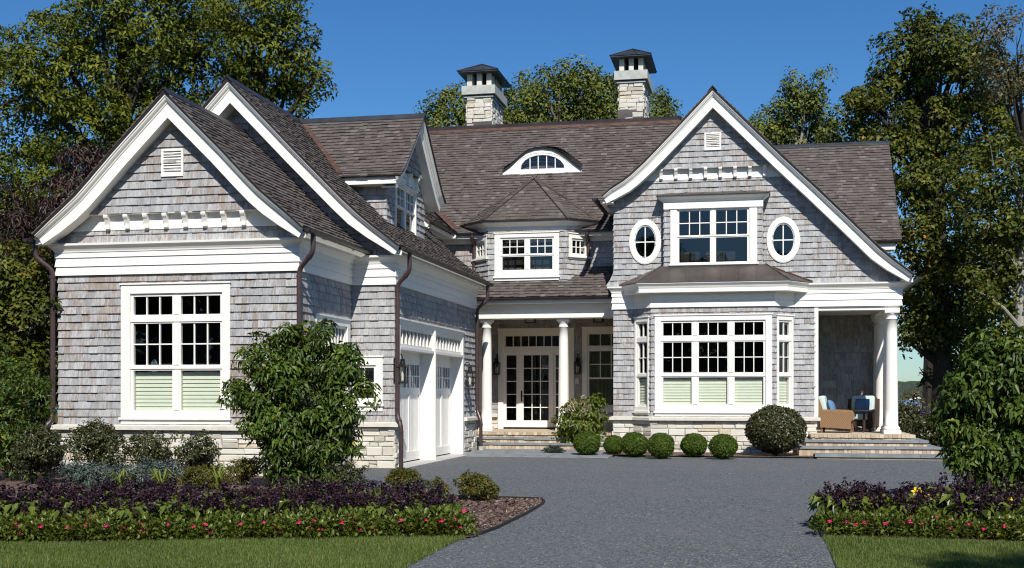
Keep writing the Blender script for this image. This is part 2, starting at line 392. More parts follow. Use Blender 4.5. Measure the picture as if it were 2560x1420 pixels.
def shingles(mb, O, U, prof, ulim, e=.145, w=(.09, .2), t=.03, holes=(), jag=0.0, s_start=0.0):
    """courses of separate shingles over a surface swept along U; prof = [(inward h, z)...] from the eave up; ulim(z) -> (u0,u1)"""
    O = Vector(O); U = Vector(U); N = U.cross(Z)
    segs = []; s = 0
    for (h0, z0), (h1, z1) in zip(prof, prof[1:]):
        l = math.hypot(h1-h0, z1-z0); segs.append((s, s+l, h0, z0, (h1-h0)/l, (z1-z0)/l)); s += l
    def pt(sv, u, n):
        for g in segs:
            if sv <= g[1] or g is segs[-1]: break
        q = sv-g[0]; h = g[2]+g[4]*q-g[5]*n; z = g[3]+g[5]*q+g[4]*n
        return O+U*u-N*h+Z*z
    def zz(sv):
        for g in segs:
            if sv <= g[1] or g is segs[-1]: break
        return g[3]+g[5]*(sv-g[0])
    sc = s_start
    while sc < s-.01:
        s1 = min(sc+e, s); L0 = ulim(zz(sc)); L1 = ulim(zz(s1))
        u = min(L0[0], L1[0])-rnd.random()*w[0]; end = max(L0[1], L1[1])
        while u < end:
            ub = u+rnd.uniform(*w); a0 = min(max(u, L0[0]), L0[1]); b0 = min(max(ub, L0[0]), L0[1])
            a1 = min(max(u, L1[0]), L1[1]); b1 = min(max(ub, L1[0]), L1[1])
            g = .0008; tn = rnd.random(); tt = t*rnd.uniform(.75, 1.45); j = rnd.uniform(0, jag)
            u = ub
            if b0-a0 < .012 and b1-a1 < .012: continue
            if b0-a0 > .02: a0 += g; b0 -= g
            if b1-a1 > .02: a1 += g; b1 -= g
            hit = [h for h in holes if h[0] < b0 and h[1] > a0 and h[2] < zz(s1) and h[3] > zz(sc)]
            if hit:
                rs = [(a0, b0, sc, s1)]; zb = zz(0)
                for h in hit: rs = minus(rs, (h[0], h[1], h[2]-zb, h[3]-zb))
                for (ra, rb, rc, rd) in rs:
                    if rb-ra > .004 and rd-rc > .004:
                        f0 = (s1-rc)/(s1-sc)*tt
                        mb.add((pt(rc, ra, f0), pt(rc, rb, f0), pt(rd, rb, .003), pt(rd, ra, .003), pt(rc, ra, 0), pt(rc, rb, 0)),
                               ((0, 1, 2, 3), (4, 5, 1, 0)), tn)
                continue
            mb.add((pt(sc-j, a0, tt), pt(sc-j, b0, tt), pt(s1+.02, b1, .002), pt(s1+.02, a1, .002), pt(sc-j, a0, -.004), pt(sc-j, b0, -.004)),
                   ((0, 1, 2, 3), (4, 5, 1, 0), (4, 0, 3), (1, 5, 2)), tn)
        sc += e
def plain_lim(a, b): return lambda z: (a, b)
def stones(mb, F, u0, u1, z0, z1, n=.035, rows=(.09, .2), lens=(.16, .55)):
    z = z0
    while z < z1-.02:
        h = rnd.uniform(*rows)
        if z1-(z+h) < .07: h = z1-z
        u = u0
        while u < u1-.01:
            l = rnd.uniform(*lens)
            if u1-(u+l) < .12: l = u1-u
            parts = [(z, z+h)]
            if h > .16 and rnd.random() < .3: m = z+h*rnd.uniform(.4, .6); parts = [(z, m), (m, z+h)]
            for (a, b) in parts:
                d = n+rnd.uniform(-.012, .03); g = .006; c = .012; j = lambda: rnd.uniform(-.011, .011)
                A = [F(u+g+j(), d-c, a+g+j()), F(u+l-g+j(), d-c, a+g+j()), F(u+l-g+j(), d-c, b-g+j()), F(u+g+j(), d-c, b-g+j())]
                B = [F(u+g+c, d+j()*.6, a+g+c), F(u+l-g-c, d+j()*.6, a+g+c), F(u+l-g-c, d+j()*.6, b-g-c), F(u+g+c, d+j()*.6, b-g-c)]
                C = [F(u+g, -.02, a+g), F(u+l-g, -.02, a+g), F(u+l-g, -.02, b-g), F(u+g, -.02, b-g)]
                mb.add(A+B+C, ((4, 5, 6, 7), (0, 1, 5, 4), (1, 2, 6, 5), (2, 3, 7, 6), (3, 0, 4, 7), (8, 9, 1, 0), (9, 10, 2, 1), (10, 11, 3, 2), (11, 8, 0, 3)), rnd.random())
            u += l
        z += h

# ------------------------------------------------------------------ setting: gravel, lawns, beds, walk, lake, far hill
def sheet(name, pts, z, mat, sub=0):
    mb = MB(); mb.add([(x, y, z if not callable(z) else z(x, y)) for x, y in pts], [tuple(range(len(pts)))], .5)
    return mb.build(name, mat, None, kind='structure')
mb = MB()                                            # one ground sheet, falling to the lake behind the house
xs = [-700, -200, -60, -30, -14, 0, 14, 40, 120, 700]; ys = [-120, -40, -5, 10, 25, 40, 52, 60, 75, 95]
zf = {52: -.02, 60: -.5, 75: -2.2, 95: -4.0}
gv = [(x, y, zf.get(y, -.02)) for y in ys for x in xs]; n = len(xs)
mb.add(gv, [(j*n+i, j*n+i+1, (j+1)*n+i+1, (j+1)*n+i) for j in range(len(ys)-1) for i in range(n-1)], .5)
mb.build('ground', 'lawn', None, kind='structure')
drive = [(-9.0, 21.9), (-7.8, 19.9), (-7.25, 18.4), (-5.6, 17.35), (-3.02, 17.02), (-2.86, 16.2), (-2.84, 14.8), (-2.86, 13.2), (-2.95, 12.35), (-3.06, 11.85), (-3.05, 11.2), (-3.03, 10.3), (-2.98, 8), (-2.9, 3), (-2.9, -12), (.7, -12), (.66, 3), (.66, 8.5), (.69, 11), (.72, 13.0), (.72, 14.2), (.98, 16.6), (4.2, 17.2), (9, 17.6), (12, 22), (12, 29.3), (5.2, 29.25), (1.4, 29.3), (1.2, 30.2), (-3.4, 30.1), (-3.4, 29.0), (-7.0, 28.7), (-7.36, 31.5), (-9, 31.5)]
sheet('driveway', drive, 0.0, 'gravel')
bedL = [(-3.02, 17.02), (-2.86, 16.2), (-2.84, 14.8), (-2.86, 13.2), (-2.92, 12.35), (-3.05, 12.1), (-4.5, 11.75), (-7.4, 10.75), (-11, 9.4), (-16, 8.5), (-18, 24), (-13.2, 24), (-8.2, 23.0), (-7.8, 19.9), (-7.25, 18.4), (-5.6, 17.35)]
sheet('mulch_bed', bedL, .012, 'mulch')
bedR = [(.70, 13.1), (.72, 14.2), (.98, 16.6), (4.2, 17.2), (9, 17.6), (9, 12.7), (3, 12.72)]
sheet('mulch_bed', bedR, .012, 'mulch')
sheet('mulch_bed', [(-4.4, 29.9), (-3.0, 29.55), (.4, 29.5), (1.35, 29.45), (1.5, 30.6), (1.5, 32.2), (-4.4, 32.6)], .03, 'mulch')
sheet('lawn', [(-3.05, 12.1), (-3.05, 11.2), (-3.03, 10.3), (-2.98, 8), (-2.9, 3), (-30, 3), (-30, 9), (-16, 8.5), (-11, 9.4), (-7.4, 10.75), (-4.5, 11.75)], .008, 'lawn')
sheet('lawn', [(.72, 13.0), (.69, 11), (.66, 8.5), (.66, 3), (20, 3), (20, 12.7), (9, 12.7), (3, 12.72)], .008, 'lawn')
mb = MB()                                            # bluestone walk of separate flags
y = 28.7
for row in range(5):
    h = (.52, .6, .55, .62, .6)[row]; x = -7.2 if row else -7.0
    while x < -3.5:
        l = rnd.uniform(.6, 1.15); zz_ = .015+.012*row
        mb.box(x+.008, y+.008, -.05, min(x+l, -3.45)-.008, y+h-.008, zz_+rnd.uniform(0, .006), rnd.random()); x += l
    y += h
mb.build('walkway', 'bluestone', None, kind='structure')
sheet('lake', [(-1500, 92), (1500, 92), (1800, 1200), (-1800, 1200)], -2.5, 'water')
mb = MB(); hv = []; hx = list(range(-700, 1300, 12))
for j in range(10):
    for x in hx:
        t_ = j/9.0; hgt = 17*math.sin(min(1, t_*1.6)*math.pi/2)*(1+.22*math.sin(x*.013+1)+.12*math.sin(x*.041))
        if x > 330: hgt *= max(.45, 1-(x-330)/420)
        hv.append((x+rnd.uniform(-3, 3), 1085+j*16, -2.6+hgt+rnd.uniform(-1.8, 1.8)*(t_ > 0)))
n = len(hx)
mb.add(hv, [(j*n+i, j*n+i+1, (j+1)*n+i+1, (j+1)*n+i) for j in range(9) for i in range(n-1)], .5)
mb.build('hill', 'hill', None, kind='structure')

# ------------------------------------------------------------------ the house
H = empty('house', (-5, 33, 0), 'large grey shingled house with steep gables, white trim and two stone chimneys', 'house', world=True)

def window(F, outer, cols, rows, sill_z=None, name='window', blinds=True, room=1.3, parent=None, furn=True):
    """outer casing rectangle, glass columns (u0,u1,lites), glass rows (z0,z1,lites,kind); returns (object, hole)"""
    u0, u1, z0, z1 = outer; m = .055
    iu0, iu1 = min(c[0] for c in cols)-m, max(c[1] for c in cols)+m
    iz0, iz1 = min(r[0] for r in rows)-.06, max(r[1] for r in rows)+m
    mb = MB()
    mb.fbox(F, u0, iu0, -.02, .045, z0, z1); mb.fbox(F, iu1, u1, -.02, .045, z0, z1)
    mb.fbox(F, iu0, iu1, -.02, .043, iz1, z1); mb.fbox(F, iu0, iu1, -.02, .043, z0, iz0)
    mb.fbox(F, u0-.02, u1+.02, -.02, .07, z1, z1+.028)
    w = mb.build(name, 'white', parent or H)
    mb = MB(); cs = sorted(cols); rs = sorted(rows)
    zs = [iz0]+[v for r in rs for v in (r[0], r[1])]+[iz1]
    for a, b in zip(zs[0::2], zs[1::2]):
        mb.fbox(F, iu0, iu1, -.07, .005, a, b)
        if b-a > .07: mb.fbox(F, iu0, iu1, .005, .025, a+.03, b-.03)
    us = [iu0]+[v for c in cs for v in (c[0], c[1])]+[iu1]
    for r in rs:
        for a, b in zip(us[0::2], us[1::2]):
            mb.fbox(F, a, b, -.07, .003, r[0], r[1])
            if b-a > .09: mb.fbox(F, a+.035, b-.035, .003, .022, r[0], r[1])
        for c in cs:
            nc = c[2] if r[3] == 'grid' else 1; nr = r[2]
            if len(r) > 4: nc = r[4]
            for i in range(1, nc):
                u = c[0]+(c[1]-c[0])*i/nc; mb.fbox(F, u-.012, u+.012, -.05, -.012, r[0], r[1])
            for i in range(1, nr):
                z = r[0]+(r[1]-r[0])*i/nr; mb.fbox(F, c[0], c[1], -.052, -.014, z-.012, z+.012)
    mb.build('sash', 'white', w)
    g = MB()
    for r in rs:
        for c in cs: g.quad(F(c[0], -.034, r[0]), F(c[1], -.034, r[0]), F(c[1], -.034, r[1]), F(c[0], -.034, r[1]), .5)
    g.build('glass', 'glass', w)
    for r in rs:
        if r[3] == 'blind':
            for c in cs:
                bl = MB(); k = max(4, int((r[1]-r[0])/.075))
                for i in range(k):
                    a = r[0]+(r[1]-r[0]-.02)*i/k; b = r[0]+(r[1]-r[0]-.02)*(i+1)/k
                    bl.add([F(c[0]-.03, -.092, a), F(c[1]+.03, -.092, a), F(c[1]+.03, -.108, b-.008), F(c[0]-.03, -.108, b-.008),
                            F(c[0]-.03, -.10, a), F(c[1]+.03, -.10, a), F(c[1]+.03, -.116, b-.008), F(c[0]-.03, -.116, b-.008)],
                           ((0, 1, 2, 3), (7, 6, 5, 4), (0, 4, 5, 1), (3, 2, 6, 7)), .5)
                bl.build('blind', 'blind', w)
    if sill_z is not None:
        sb = MB(); sb.fbox(F, u0-.03, u1+.03, -.02, .085, sill_z-.045, sill_z); sb.build('sill', 'white', w)
    rm = MB(); a, b, c, d = iu0+.01, iu1-.01, iz0+.01, iz1-.01; e = .35 if room > .9 else 0.0
    fr = [F(a, -.07, c), F(b, -.07, c), F(b, -.07, d), F(a, -.07, d)]; bk = [F(a-e, -room, c-e*.3), F(b+e, -room, c-e*.3), F(b+e, -room, d+e*.5), F(a-e, -room, d+e*.5)]
    rm.add(fr+bk, ((4, 5, 6, 7), (0, 1, 5, 4), (1, 2, 6, 5), (2, 3, 7, 6), (3, 0, 4, 7)), .5)
    rm.build('room', 'room', w)
    return w, (iu0-.02, iu1+.02, iz0-.02, iz1+.02)

def YX(pa, pb, Y): return on_y(pa, 900, Y)[0], on_y(pb, 900, Y)[0]
def ZY(py, Y, px=1280): return on_y(px, py, Y)[1]
RAKE = .335
def rake(inner, Y, wallY, name='rake_board'):
    fm = lambda x, z, y: Vector((x, y, z))
    mb = MB(); sweep(mb, inner, [(0, Y), (.2, Y), (.2, Y+.05), (0, Y+.05)], fm, taper=True); rb = mb.build(name, 'white', H)
    mb = MB(); sweep(mb, inner, [(.188, Y-.012), (.2, Y-.022), (.213, Y-.022), (.222, Y-.05), (.24, Y-.075), (.268, Y-.088), (.27, Y-.105), (.293, Y-.108), (.293, Y-.003), (.188, Y-.003)], fm, taper=True)
    mb.build('crown_moulding', 'white', rb)
    mb = MB(); sweep(mb, inner, [(0.01, Y+.052), (0.01, wallY+.02), (.03, wallY+.02), (.03, Y+.052)], fm); mb.build('soffit', 'white', rb)
    mb = MB(); sweep(mb, inner, [(.296, Y-.125), (.332, Y-.13), (.332, Y+.2), (.296, Y+.2)], fm, taper=True); mb.build('drip_edge', 'bronze', rb)
def gable_roof(inner, y0, y1, e=.135, name='roof', left=True, right_=True):
    out = off_path(inner, RAKE, 1, True); ai = max(range(len(out)), key=lambda i: out[i][1]); ax = out[ai][0]
    mb = MB()
    Rt = out[ai:][::-1]; xe = Rt[0][0]
    if right_: shingles(mb, (xe, 0, 0), (0, 1, 0), [(xe-x, z) for x, z in Rt], plain_lim(y0, y1), e, (.09, .19), .026, jag=.025)
    Lf = out[:ai+1]; xe2 = Lf[0][0]
    if left: shingles(mb, (xe2, 0, 0), (0, -1, 0), [(x-xe2, z) for x, z in Lf], plain_lim(-y1, -y0), e, (.09, .19), .026, jag=.025)
    r = mb.build(name, 'roof', H)
    mb = MB(); dk = off_path(inner, RAKE-.03, 1, True)
    sweep(mb, dk, [(0, y0+.1), (0, y1)], lambda x, z, y: Vector((x, y, z)), loop=False); mb.build('roof_deck', 'bronze', r)
    mb = MB(); a = out[ai]; w = .11
    for sg in (-1, 1):
        k = out[ai+sg] if 0 <= ai+sg < len(out) else out[ai-sg]
        sl = abs((a[1]-k[1])/(a[0]-k[0])); dz = w*sl
        mb.hexa([(a[0], y0-.03, a[1]+.03), (a[0]+sg*w, y0-.03, a[1]+.03-dz), (a[0]+sg*w, y1, a[1]+.03-dz), (a[0], y1, a[1]+.03),
                 (a[0], y0-.03, a[1]+.065), (a[0]+sg*w, y0-.03, a[1]+.05-dz), (a[0]+sg*w, y1, a[1]+.05-dz), (a[0], y1, a[1]+.065)], .5)
    mb.build('ridge_cap', 'bronze', r)
    return r, out
def rake_x(inner, z, side, d=.08):
    """x of the (slightly widened) rake line at height z; side -1 left, +1 right"""
    p = off_path(inner, d); ai = max(range(len(p)), key=lambda i: p[i][1])
    q = p[:ai+1] if side < 0 else p[ai:][::-1]
    if z <= q[0][1]: return q[0][0]
    for (xa, za), (xb, zb) in zip(q, q[1:]):
        if za <= z <= zb: return xa+(xb-xa)*(z-za)/max(zb-za, 1e-6)
    return q[-1][0]
CORN = [(0, 3.80), (.062, 3.80), (.040, 3.965), (.066, 3.968), (.042, 4.135), (.068, 4.138), (.055, 4.235), (.072, 4.238), (.076, 4.262), (.10, 4.30), (.145, 4.345), (.165, 4.36), (.17, 4.40), (0, 4.42)]
CAP = [(0, .85), (.13, .852), (.13, .925), (.015, .955), (0, .955)]
def plan_sweep(path, sect, mat, name, side=-1):
    mb = MB(); sweep(mb, path, sect, lambda x, y, h: Vector((x, y, h)), side); return mb.build(name, mat, H)
def stone_run(path, z0, z1, name='stone_base'):
    mb = MB()
    for (xa, ya), (xb, yb) in zip(path, path[1:]):
        d = Vector((xb-xa, yb-ya, 0)); l = d.length
        if l < .05: continue
        F = frame((xa, ya, 0), d.normalized())
        stones(mb, F, -.03, l+.03, z0, z1)
    o = mb.build(name, 'stone', H)
    m2 = MB()
    for (xa, ya), (xb, yb) in zip(path, path[1:]):
        d = Vector((xb-xa, yb-ya, 0)); F = frame((xa, ya, 0), d.normalized())
        m2.fbox(F, 0, d.length, -.1, .012, z0-.05, z1)
    m2.build('mortar', 'mortar', o); return o
def gutter(p0, p1, name='gutter', r=.075):
    p0, p1 = Vector(p0), Vector(p1); d = (p1-p0).normalized(); nrm = d.cross(Z).normalized(); mb = MB(); k = 9
    vs = []
    for p in (p0, p1):
        for rr in (r, r-.012):
            vs += [p+nrm*(rr*math.cos(math.pi+math.pi*i/(k-1)))+Z*(rr*1.1*math.sin(math.pi+math.pi*i/(k-1))) for i in range(k)]
    fs = []
    for i in range(k-1):
        fs += [(i, i+1, 2*k+i+1, 2*k+i), (k+i, 3*k+i, 3*k+i+1, k+i+1), (i, k+i, k+i+1, i+1), (2*k+i, 2*k+i+1, 3*k+i+1, 3*k+i)]
    fs += [(0, k, 3*k, 2*k), (k-1, 3*k-1, 4*k-1, 2*k-1)]
    mb.add(vs, fs, .5)
    for p in (p0, p1): mb.add([p+nrm*(r*math.cos(math.pi+math.pi*i/(k-1)))+Z*(r*1.1*math.sin(math.pi+math.pi*i/(k-1))) for i in range(k)], [tuple(range(k))], .5)
    L = (p1-p0).length; q = .3
    while q < L:
        c = p0+d*q; mb.tube([c+nrm*r*.95, c-nrm*r*.95+Z*.02], .008, 5, .5); q += .75
    return mb.build(name, 'bronze', H)
def downspout(path, r=.048, shoe=False):
    pts = []                                           # round the corners of the pipe
    P = [Vector(p) for p in path]
    for i, p in enumerate(P):
        if 0 < i < len(P)-1:
            a = (P[i-1]-p); b = (P[i+1]-p); q = min(.11, a.length*.45, b.length*.45)
            A, B = p+a.normalized()*q, p+b.normalized()*q
            for k in range(5):
                t = k/4; pts.append(A*(1-t)**2+p*2*t*(1-t)+B*t*t)
        else: pts.append(p)
    mb = MB(); mb.tube(pts, r, 12, .5)
    o = mb.build('downspout', 'spout', H, smooth=False)
    b2 = MB()
    for i in range(1, len(P)-1): 
        d = (P[i+1]-P[i]).normalized(); c = P[i]+d*.13; b2.tube([c-d*.02, c+d*.02], r+.008, 12, .5)
    b2.build('pipe_collar', 'spout', o)
    if shoe:
        c = P[-1]; b3 = MB(); b3.tube([c+Vector((0, 0, .12)), c+Vector((0, 0, -.02))], r+.015, 12, .5); b3.build('drain_shoe', 'slab', o)
    return o
def bracket(mb_parent, F, u, z, w=.085, dep=.13, h=.26):
    mb = MB(); prof = [(0, z), (dep, z), (dep+.01, z-.03), (dep, z-.06), (dep*.72, z-.10), (dep*.5, z-.16), (dep*.42, z-.2), (dep*.55, z-.22), (dep*.55, z-h), (0, z-h)]
    k = len(prof); vs = [F(u-w/2, n, q) for n, q in prof]+[F(u+w/2, n, q) for n, q in prof]
    mb.add(vs, [tuple(range(k)), tuple(range(k, 2*k))[::-1]]+[(i, i+k, (i+1) % k+k, (i+1) % k) for i in range(k)], .5)
    mb.build('bracket', 'white', mb_parent)
def louver(F, u0, u1, z0, z1):
    mb = MB(); b = .045
    mb.fbox(F, u0, u1, -.01, .04, z1-b, z1); mb.fbox(F, u0, u1, -.01, .05, z0, z0+b*1.2)
    mb.fbox(F, u0, u0+b, -.01, .038, z0+b*1.2, z1-b); mb.fbox(F, u1-b, u1, -.01, .038, z0+b*1.2, z1-b)
    o = mb.build('gable_vent', 'white', H)
    s = MB(); k = 8
    for i in range(k):
        a = z0+b*1.2+(z1-z0-2.2*b)*i/k; h = (z1-z0-2.2*b)/k
        s.hexa([F(u0+b, .034, a+.004), F(u1-b, .034, a+.004), F(u1-b, .0, a+h*.62), F(u0+b, .0, a+h*.62),
                F(u0+b, .034, a+.016), F(u1-b, .034, a+.016), F(u1-b, .0, a+h*.62+.012), F(u0+b, .0, a+h*.62+.012)], .5)
    s.build('louvre_slats', 'white', o)
    d = MB(); d.quad(F(u0+b, .021, z0+b), F(u1-b, .021, z0+b), F(u1-b, .021, z1-b), F(u0+b, .021, z1-b), .5)
    return o
def roof_face(mb, A, B, C, D=None, e=.135, jag=.015):
    """one sloping roof face, eave A-B, top C-D (or a point C); A to B runs to the right when seen from outside"""
    A, B, C = Vector(A), Vector(B), Vector(C); D = Vector(D) if D is not None else C
    U = (B-A); U.z = 0; l = U.length; U.normalize(); N = U.cross(Z); q = C-A
    h = -(q.dot(N)); z0, z1 = A.z, C.z; uc, ud = (C-A).dot(U), (D-A).dot(U)
    f = lambda z: (lambda t: (uc*t, l+(ud-l)*t))((z-z0)/(z1-z0))
    shingles(mb, (A.x, A.y, 0), U, [(0, z0), (h, z1)], f, e, (.09, .19), .017, jag=jag)

# ---- left front wing
W1 = [(-13.23, 4.36), (-12.86, 4.58), (-12.53, 4.81), (-12.27, 5.03), (-12.0, 5.30), (-11.52, 5.80), (-10.66, 6.645)]
c1 = -10.66
W1 += [(2*c1-x, z) for x, z in W1[:-1]][::-1]
Y1 = 20.9; x1l, x1r = -13.12, -8.27
rake(W1, 20.5, Y1-.13)
gable_roof(W1, 20.36, 23.95)
F1 = front(Y1)
gx = [YX(334, 431, Y1), YX(452, 551, Y1)]
o_, hole1 = window(F1, (on_y(305, 900, Y1)[0], on_y(577, 900, Y1)[0], .965, 3.60), [(*gx[0], 3), (*gx[1], 3)],
    [(ZY(786, Y1, 440), ZY(740, Y1, 440), 1, 'grid'), (ZY(912, Y1, 440), ZY(808, Y1, 440), 2, 'grid'), (ZY(1026, Y1, 440), ZY(926, Y1, 440), 1, 'blind')], sill_z=1.09)
mb = MB(); shingles(mb, (0, Y1, 0), (1, 0, 0), [(0, .95), (0, 3.81)], plain_lim(x1l-.016, x1r+.016), .151, (.08, .2), holes=[hole1])
mb.build('wall', 'siding', H); mb = MB()
shingles(mb, (0, Y1, 0), (1, 0, 0), [(0, 4.41), (0, 4.66)], lambda z: (rake_x(W1, z, -1), rake_x(W1, z, 1)), .151, (.08, .2))
mb.build('wall', 'siding', H)
mb = MB(); shingles(mb, (0, Y1-.13, 0), (1, 0, 0), [(0, 4.94), (0, 6.75)], lambda z: (rake_x(W1, z, -1), rake_x(W1, z, 1)), .152, (.08, .2)); g1 = mb.build('wall', 'siding', H)
mb = MB(); Fb = front(Y1); a, b = rake_x(W1, 4.8, -1), rake_x(W1, 4.8, 1)
mb.prism(Fb, [(a-.22, 4.645), (b+.22, 4.645), (b, 4.95), (a, 4.95)], -.01, .03); band = mb.build('gable_band', 'white', H)
mb = MB(); mb.fbox(Fb, a+.05, b-.05, .03, .15, 4.925, 4.945); mb.build('band_soffit', 'white', band)
for i in range(8):
    u = on_y(270+i*(610-270)/7., 520, Y1-.06)[0]; bracket(band, frame((0, Y1-.03, 0), (1, 0, 0)), u, 4.925)
vz = front(Y1-.13); ua, ub = on_y(404, 400, Y1-.15)[0], on_y(459, 400, Y1-.15)[0]
louver(vz, ua, ub, 5.60, 6.12)
F1r = right(x1r)
yw0, yw1 = on_x(766, 850, x1r)[0], 23.5
o_, hole1r = window(F1r, (21.75, 23.72, .97, 3.05), [(21.95, 23.5, 12)], [(1.3, 2.0, 2, 'grid'), (2.12, 2.86, 1, 'grid', 9)], sill_z=1.1, furn=False)
mb = MB(); shingles(mb, (x1r, 0, 0), (0, 1, 0), [(0, .95), (0, 3.81)], plain_lim(Y1-.016, 23.9), .151, (.08, .2), holes=[hole1r]); mb.build('wall', 'siding', H)
mb = MB(); shingles(mb, (x1l, 0, 0), (0, -1, 0), [(0, .95), (0, 3.81)], plain_lim(-27, -Y1+.016), .151, (.08, .2)); mb.build('wall', 'siding', H)
# ---- garage wing behind it
x2r = -7.34; c2 = -10.8; Y2 = 23.9
W2 = [(-7.20, 4.375), (-7.82, 4.755), (-8.2, 5.03), (-8.55, 5.36), (-8.91, 5.72), (-9.57, 6.38), (-10.8, 7.645)]
W2 = [(2*c2-x, z) for x, z in W2]+W2[:-1][::-1]
W2[0] = (-14.0, 4.6)
rake(W2, 23.5, Y2)
gable_roof(W2, 23.36, 31.45)
F2 = front(Y2)
su = YX(900, 935, Y2)
o_, hole2 = window(F2, (on_y(862, 900, Y2)[0], on_y(958, 900, Y2)[0], on_y(900, 1028, Y2)[1], on_y(900, 893, Y2)[1]), [(on_y(886, 900, Y2)[0], su[1], 2)], [(on_y(900, 995, Y2)[1], on_y(900, 919, Y2)[1], 2, 'grid')], sill_z=on_y(900, 1010, Y2)[1], room=.5)
mb = MB(); shingles(mb, (0, Y2, 0), (1, 0, 0), [(0, .95), (0, 3.81)], plain_lim(x1r-.1, x2r+.016), .151, (.08, .2), holes=[hole2])
mb.build('wall', 'siding', H); mb = MB()
shingles(mb, (0, Y2, 0), (1, 0, 0), [(0, 4.41), (0, 7.7)], lambda z: (rake_x(W2, z, -1), rake_x(W2, z, 1)), .152, (.08, .2)); mb.build('wall', 'siding', H)
F2r = right(x2r)
ym, yA, yB = 26.95, 24.08, 29.82
mb = MB(); shingles(mb, (x2r, 0, 0), (0, 1, 0), [(0, .95), (0, 3.81)], plain_lim(Y2-.016, 31.2), .151, (.08, .2), holes=[(yA+.05, yB-.05, -1, 3.07)]); mb.build('wall', 'siding', H)
mb = MB(); shingles(mb, (0, 31.2, 0), (-1, 0, 0), [(0, .9), (0, 7.9)], lambda z: (10.8-max(0, 3.45-max(0, z-4.4)), 10.8+max(0, 3.45-max(0, z-4.4))), .2, (.2, .4)); mb.build('wall', 'siding', H)
# garage surround, transoms and doors
mb = MB()
mb.fbox(F2r, yA, yA+.13, -.30, .05, -.01, 3.0); mb.fbox(F2r, yB-.13, yB, -.30, .05, -.01, 3.0); mb.fbox(F2r, ym-.09, ym+.09, -.30, .05, -.01, 3.0)
mb.fbox(F2r, yA, yB, -.05, .052, 3.0, 3.10); mb.fbox(F2r, yA-.03, yB+.03, -.02, .09, 3.10, 3.135)
mb.fbox(F2r, ym-.035, ym+.035, .05, .075, -.01, 3.0)
sur = mb.build('garage_surround', 'white', H)
for (a, b) in ((yA+.13, ym-.09), (ym+.09, yB-.13)):
    tb = MB(); tz0, tz1 = 2.60, 2.90
    tb.fbox(F2r, a, b, -.08, .02, tz1, 3.0); tb.fbox(F2r, a, b, -.30, .055, 2.47, 2.53); tb.fbox(F2r, a, b, -.08, .02, 2.53, tz0)
    tb.fbox(F2r, a, a+.06, -.08, .018, tz0, tz1); tb.fbox(F2r, b-.06, b, -.08, .018, tz0, tz1)
    for i in range(1, 9):
        u = a+.06+(b-a-.12)*i/9; tb.fbox(F2r, u-.014, u+.014, -.05, .0, tz0, tz1)
    tr = tb.build('transom_window', 'white', H)
    g = MB(); g.quad(F2r(a, -.034, tz0), F2r(b, -.034, tz0), F2r(b, -.034, tz1), F2r(a, -.034, tz1), .5); g.build('glass', 'glass', tr)
    rm = MB(); rm.add([F2r(a, -.07, 2.54), F2r(b, -.07, 2.54), F2r(b, -.07, 2.98), F2r(a, -.07, 2.98), F2r(a, -.6, 2.54), F2r(b, -.6, 2.54), F2r(b, -.6, 2.98), F2r(a, -.6, 2.98)], ((4, 5, 6, 7), (0, 1, 5, 4), (1, 2, 6, 5), (2, 3, 7, 6), (3, 0, 4, 7)), .5); rm.build('room', 'room', tr)
    # carriage door of three leaves
    db = MB(); dp = -.27; L = b-a; wz0, wz1 = 1.68, 2.20; nb = 3
    us = [a+L*i/nb for i in range(nb+1)]
    db.fbox(F2r, a, b, dp-.05, dp, .04, .24); db.fbox(F2r, a, b, dp-.05, dp, 1.52, wz0); db.fbox(F2r, a, b, dp-.05, dp, wz1, 2.47)
    for i in range(nb+1):
        w_ = .055 if 0 < i < nb else .11
        lo = us[i]-(w_ if i else 0); hi = us[i]+(w_ if i < nb else 0)
        db.fbox(F2r, lo, hi, dp-.048, dp+.001, .24, 1.52); db.fbox(F2r, lo, hi, dp-.048, dp+.001, wz0, wz1)
    for i in range(nb):
        lo, hi = us[i]+.055+(.055 if i == 0 else 0), us[i+1]-.055-(.055 if i == nb-1 else 0)
        k = 7
        for j in range(k):
            p, q = lo+(hi-lo)*j/k, lo+(hi-lo)*(j+1)/k
            db.fbox(F2r, p+.005, q-.005, dp-.05, dp-.025, .24, 1.52)
        db.fbox(F2r, lo, hi, dp-.055, dp-.032, .24, 1.52)
        for j in range(1, 4):
            u = lo+(hi-lo)*j/4; db.fbox(F2r, u-.012, u+.012, dp-.03, dp-.008, wz0, wz1)
        db.fbox(F2r, lo, hi, dp-.031, dp-.009, (wz0+wz1)/2-.012, (wz0+wz1)/2+.012)
    d = db.build('garage_door', 'white', H)
    g = MB(); g.quad(F2r(a, dp-.02, wz0), F2r(b, dp-.02, wz0), F2r(b, dp-.02, wz1), F2r(a, dp-.02, wz1), .5); g.build('glass', 'glass', d)
    rm = MB(); rm.add([F2r(a, dp-.04, wz0), F2r(b, dp-.04, wz0), F2r(b, dp-.04, wz1), F2r(a, dp-.04, wz1), F2r(a, -.8, wz0), F2r(b, -.8, wz0), F2r(b, -.8, wz1), F2r(a, -.8, wz1)], ((4, 5, 6, 7), (0, 1, 5, 4), (1, 2, 6, 5), (2, 3, 7, 6), (3, 0, 4, 7)), .5); rm.build('room', 'room', d)
mb = MB(); mb.box(x2r-.5, yA-.02, -.1, x2r+.28, yB+.05, .012); mb.build('garage_apron', 'concrete', H)
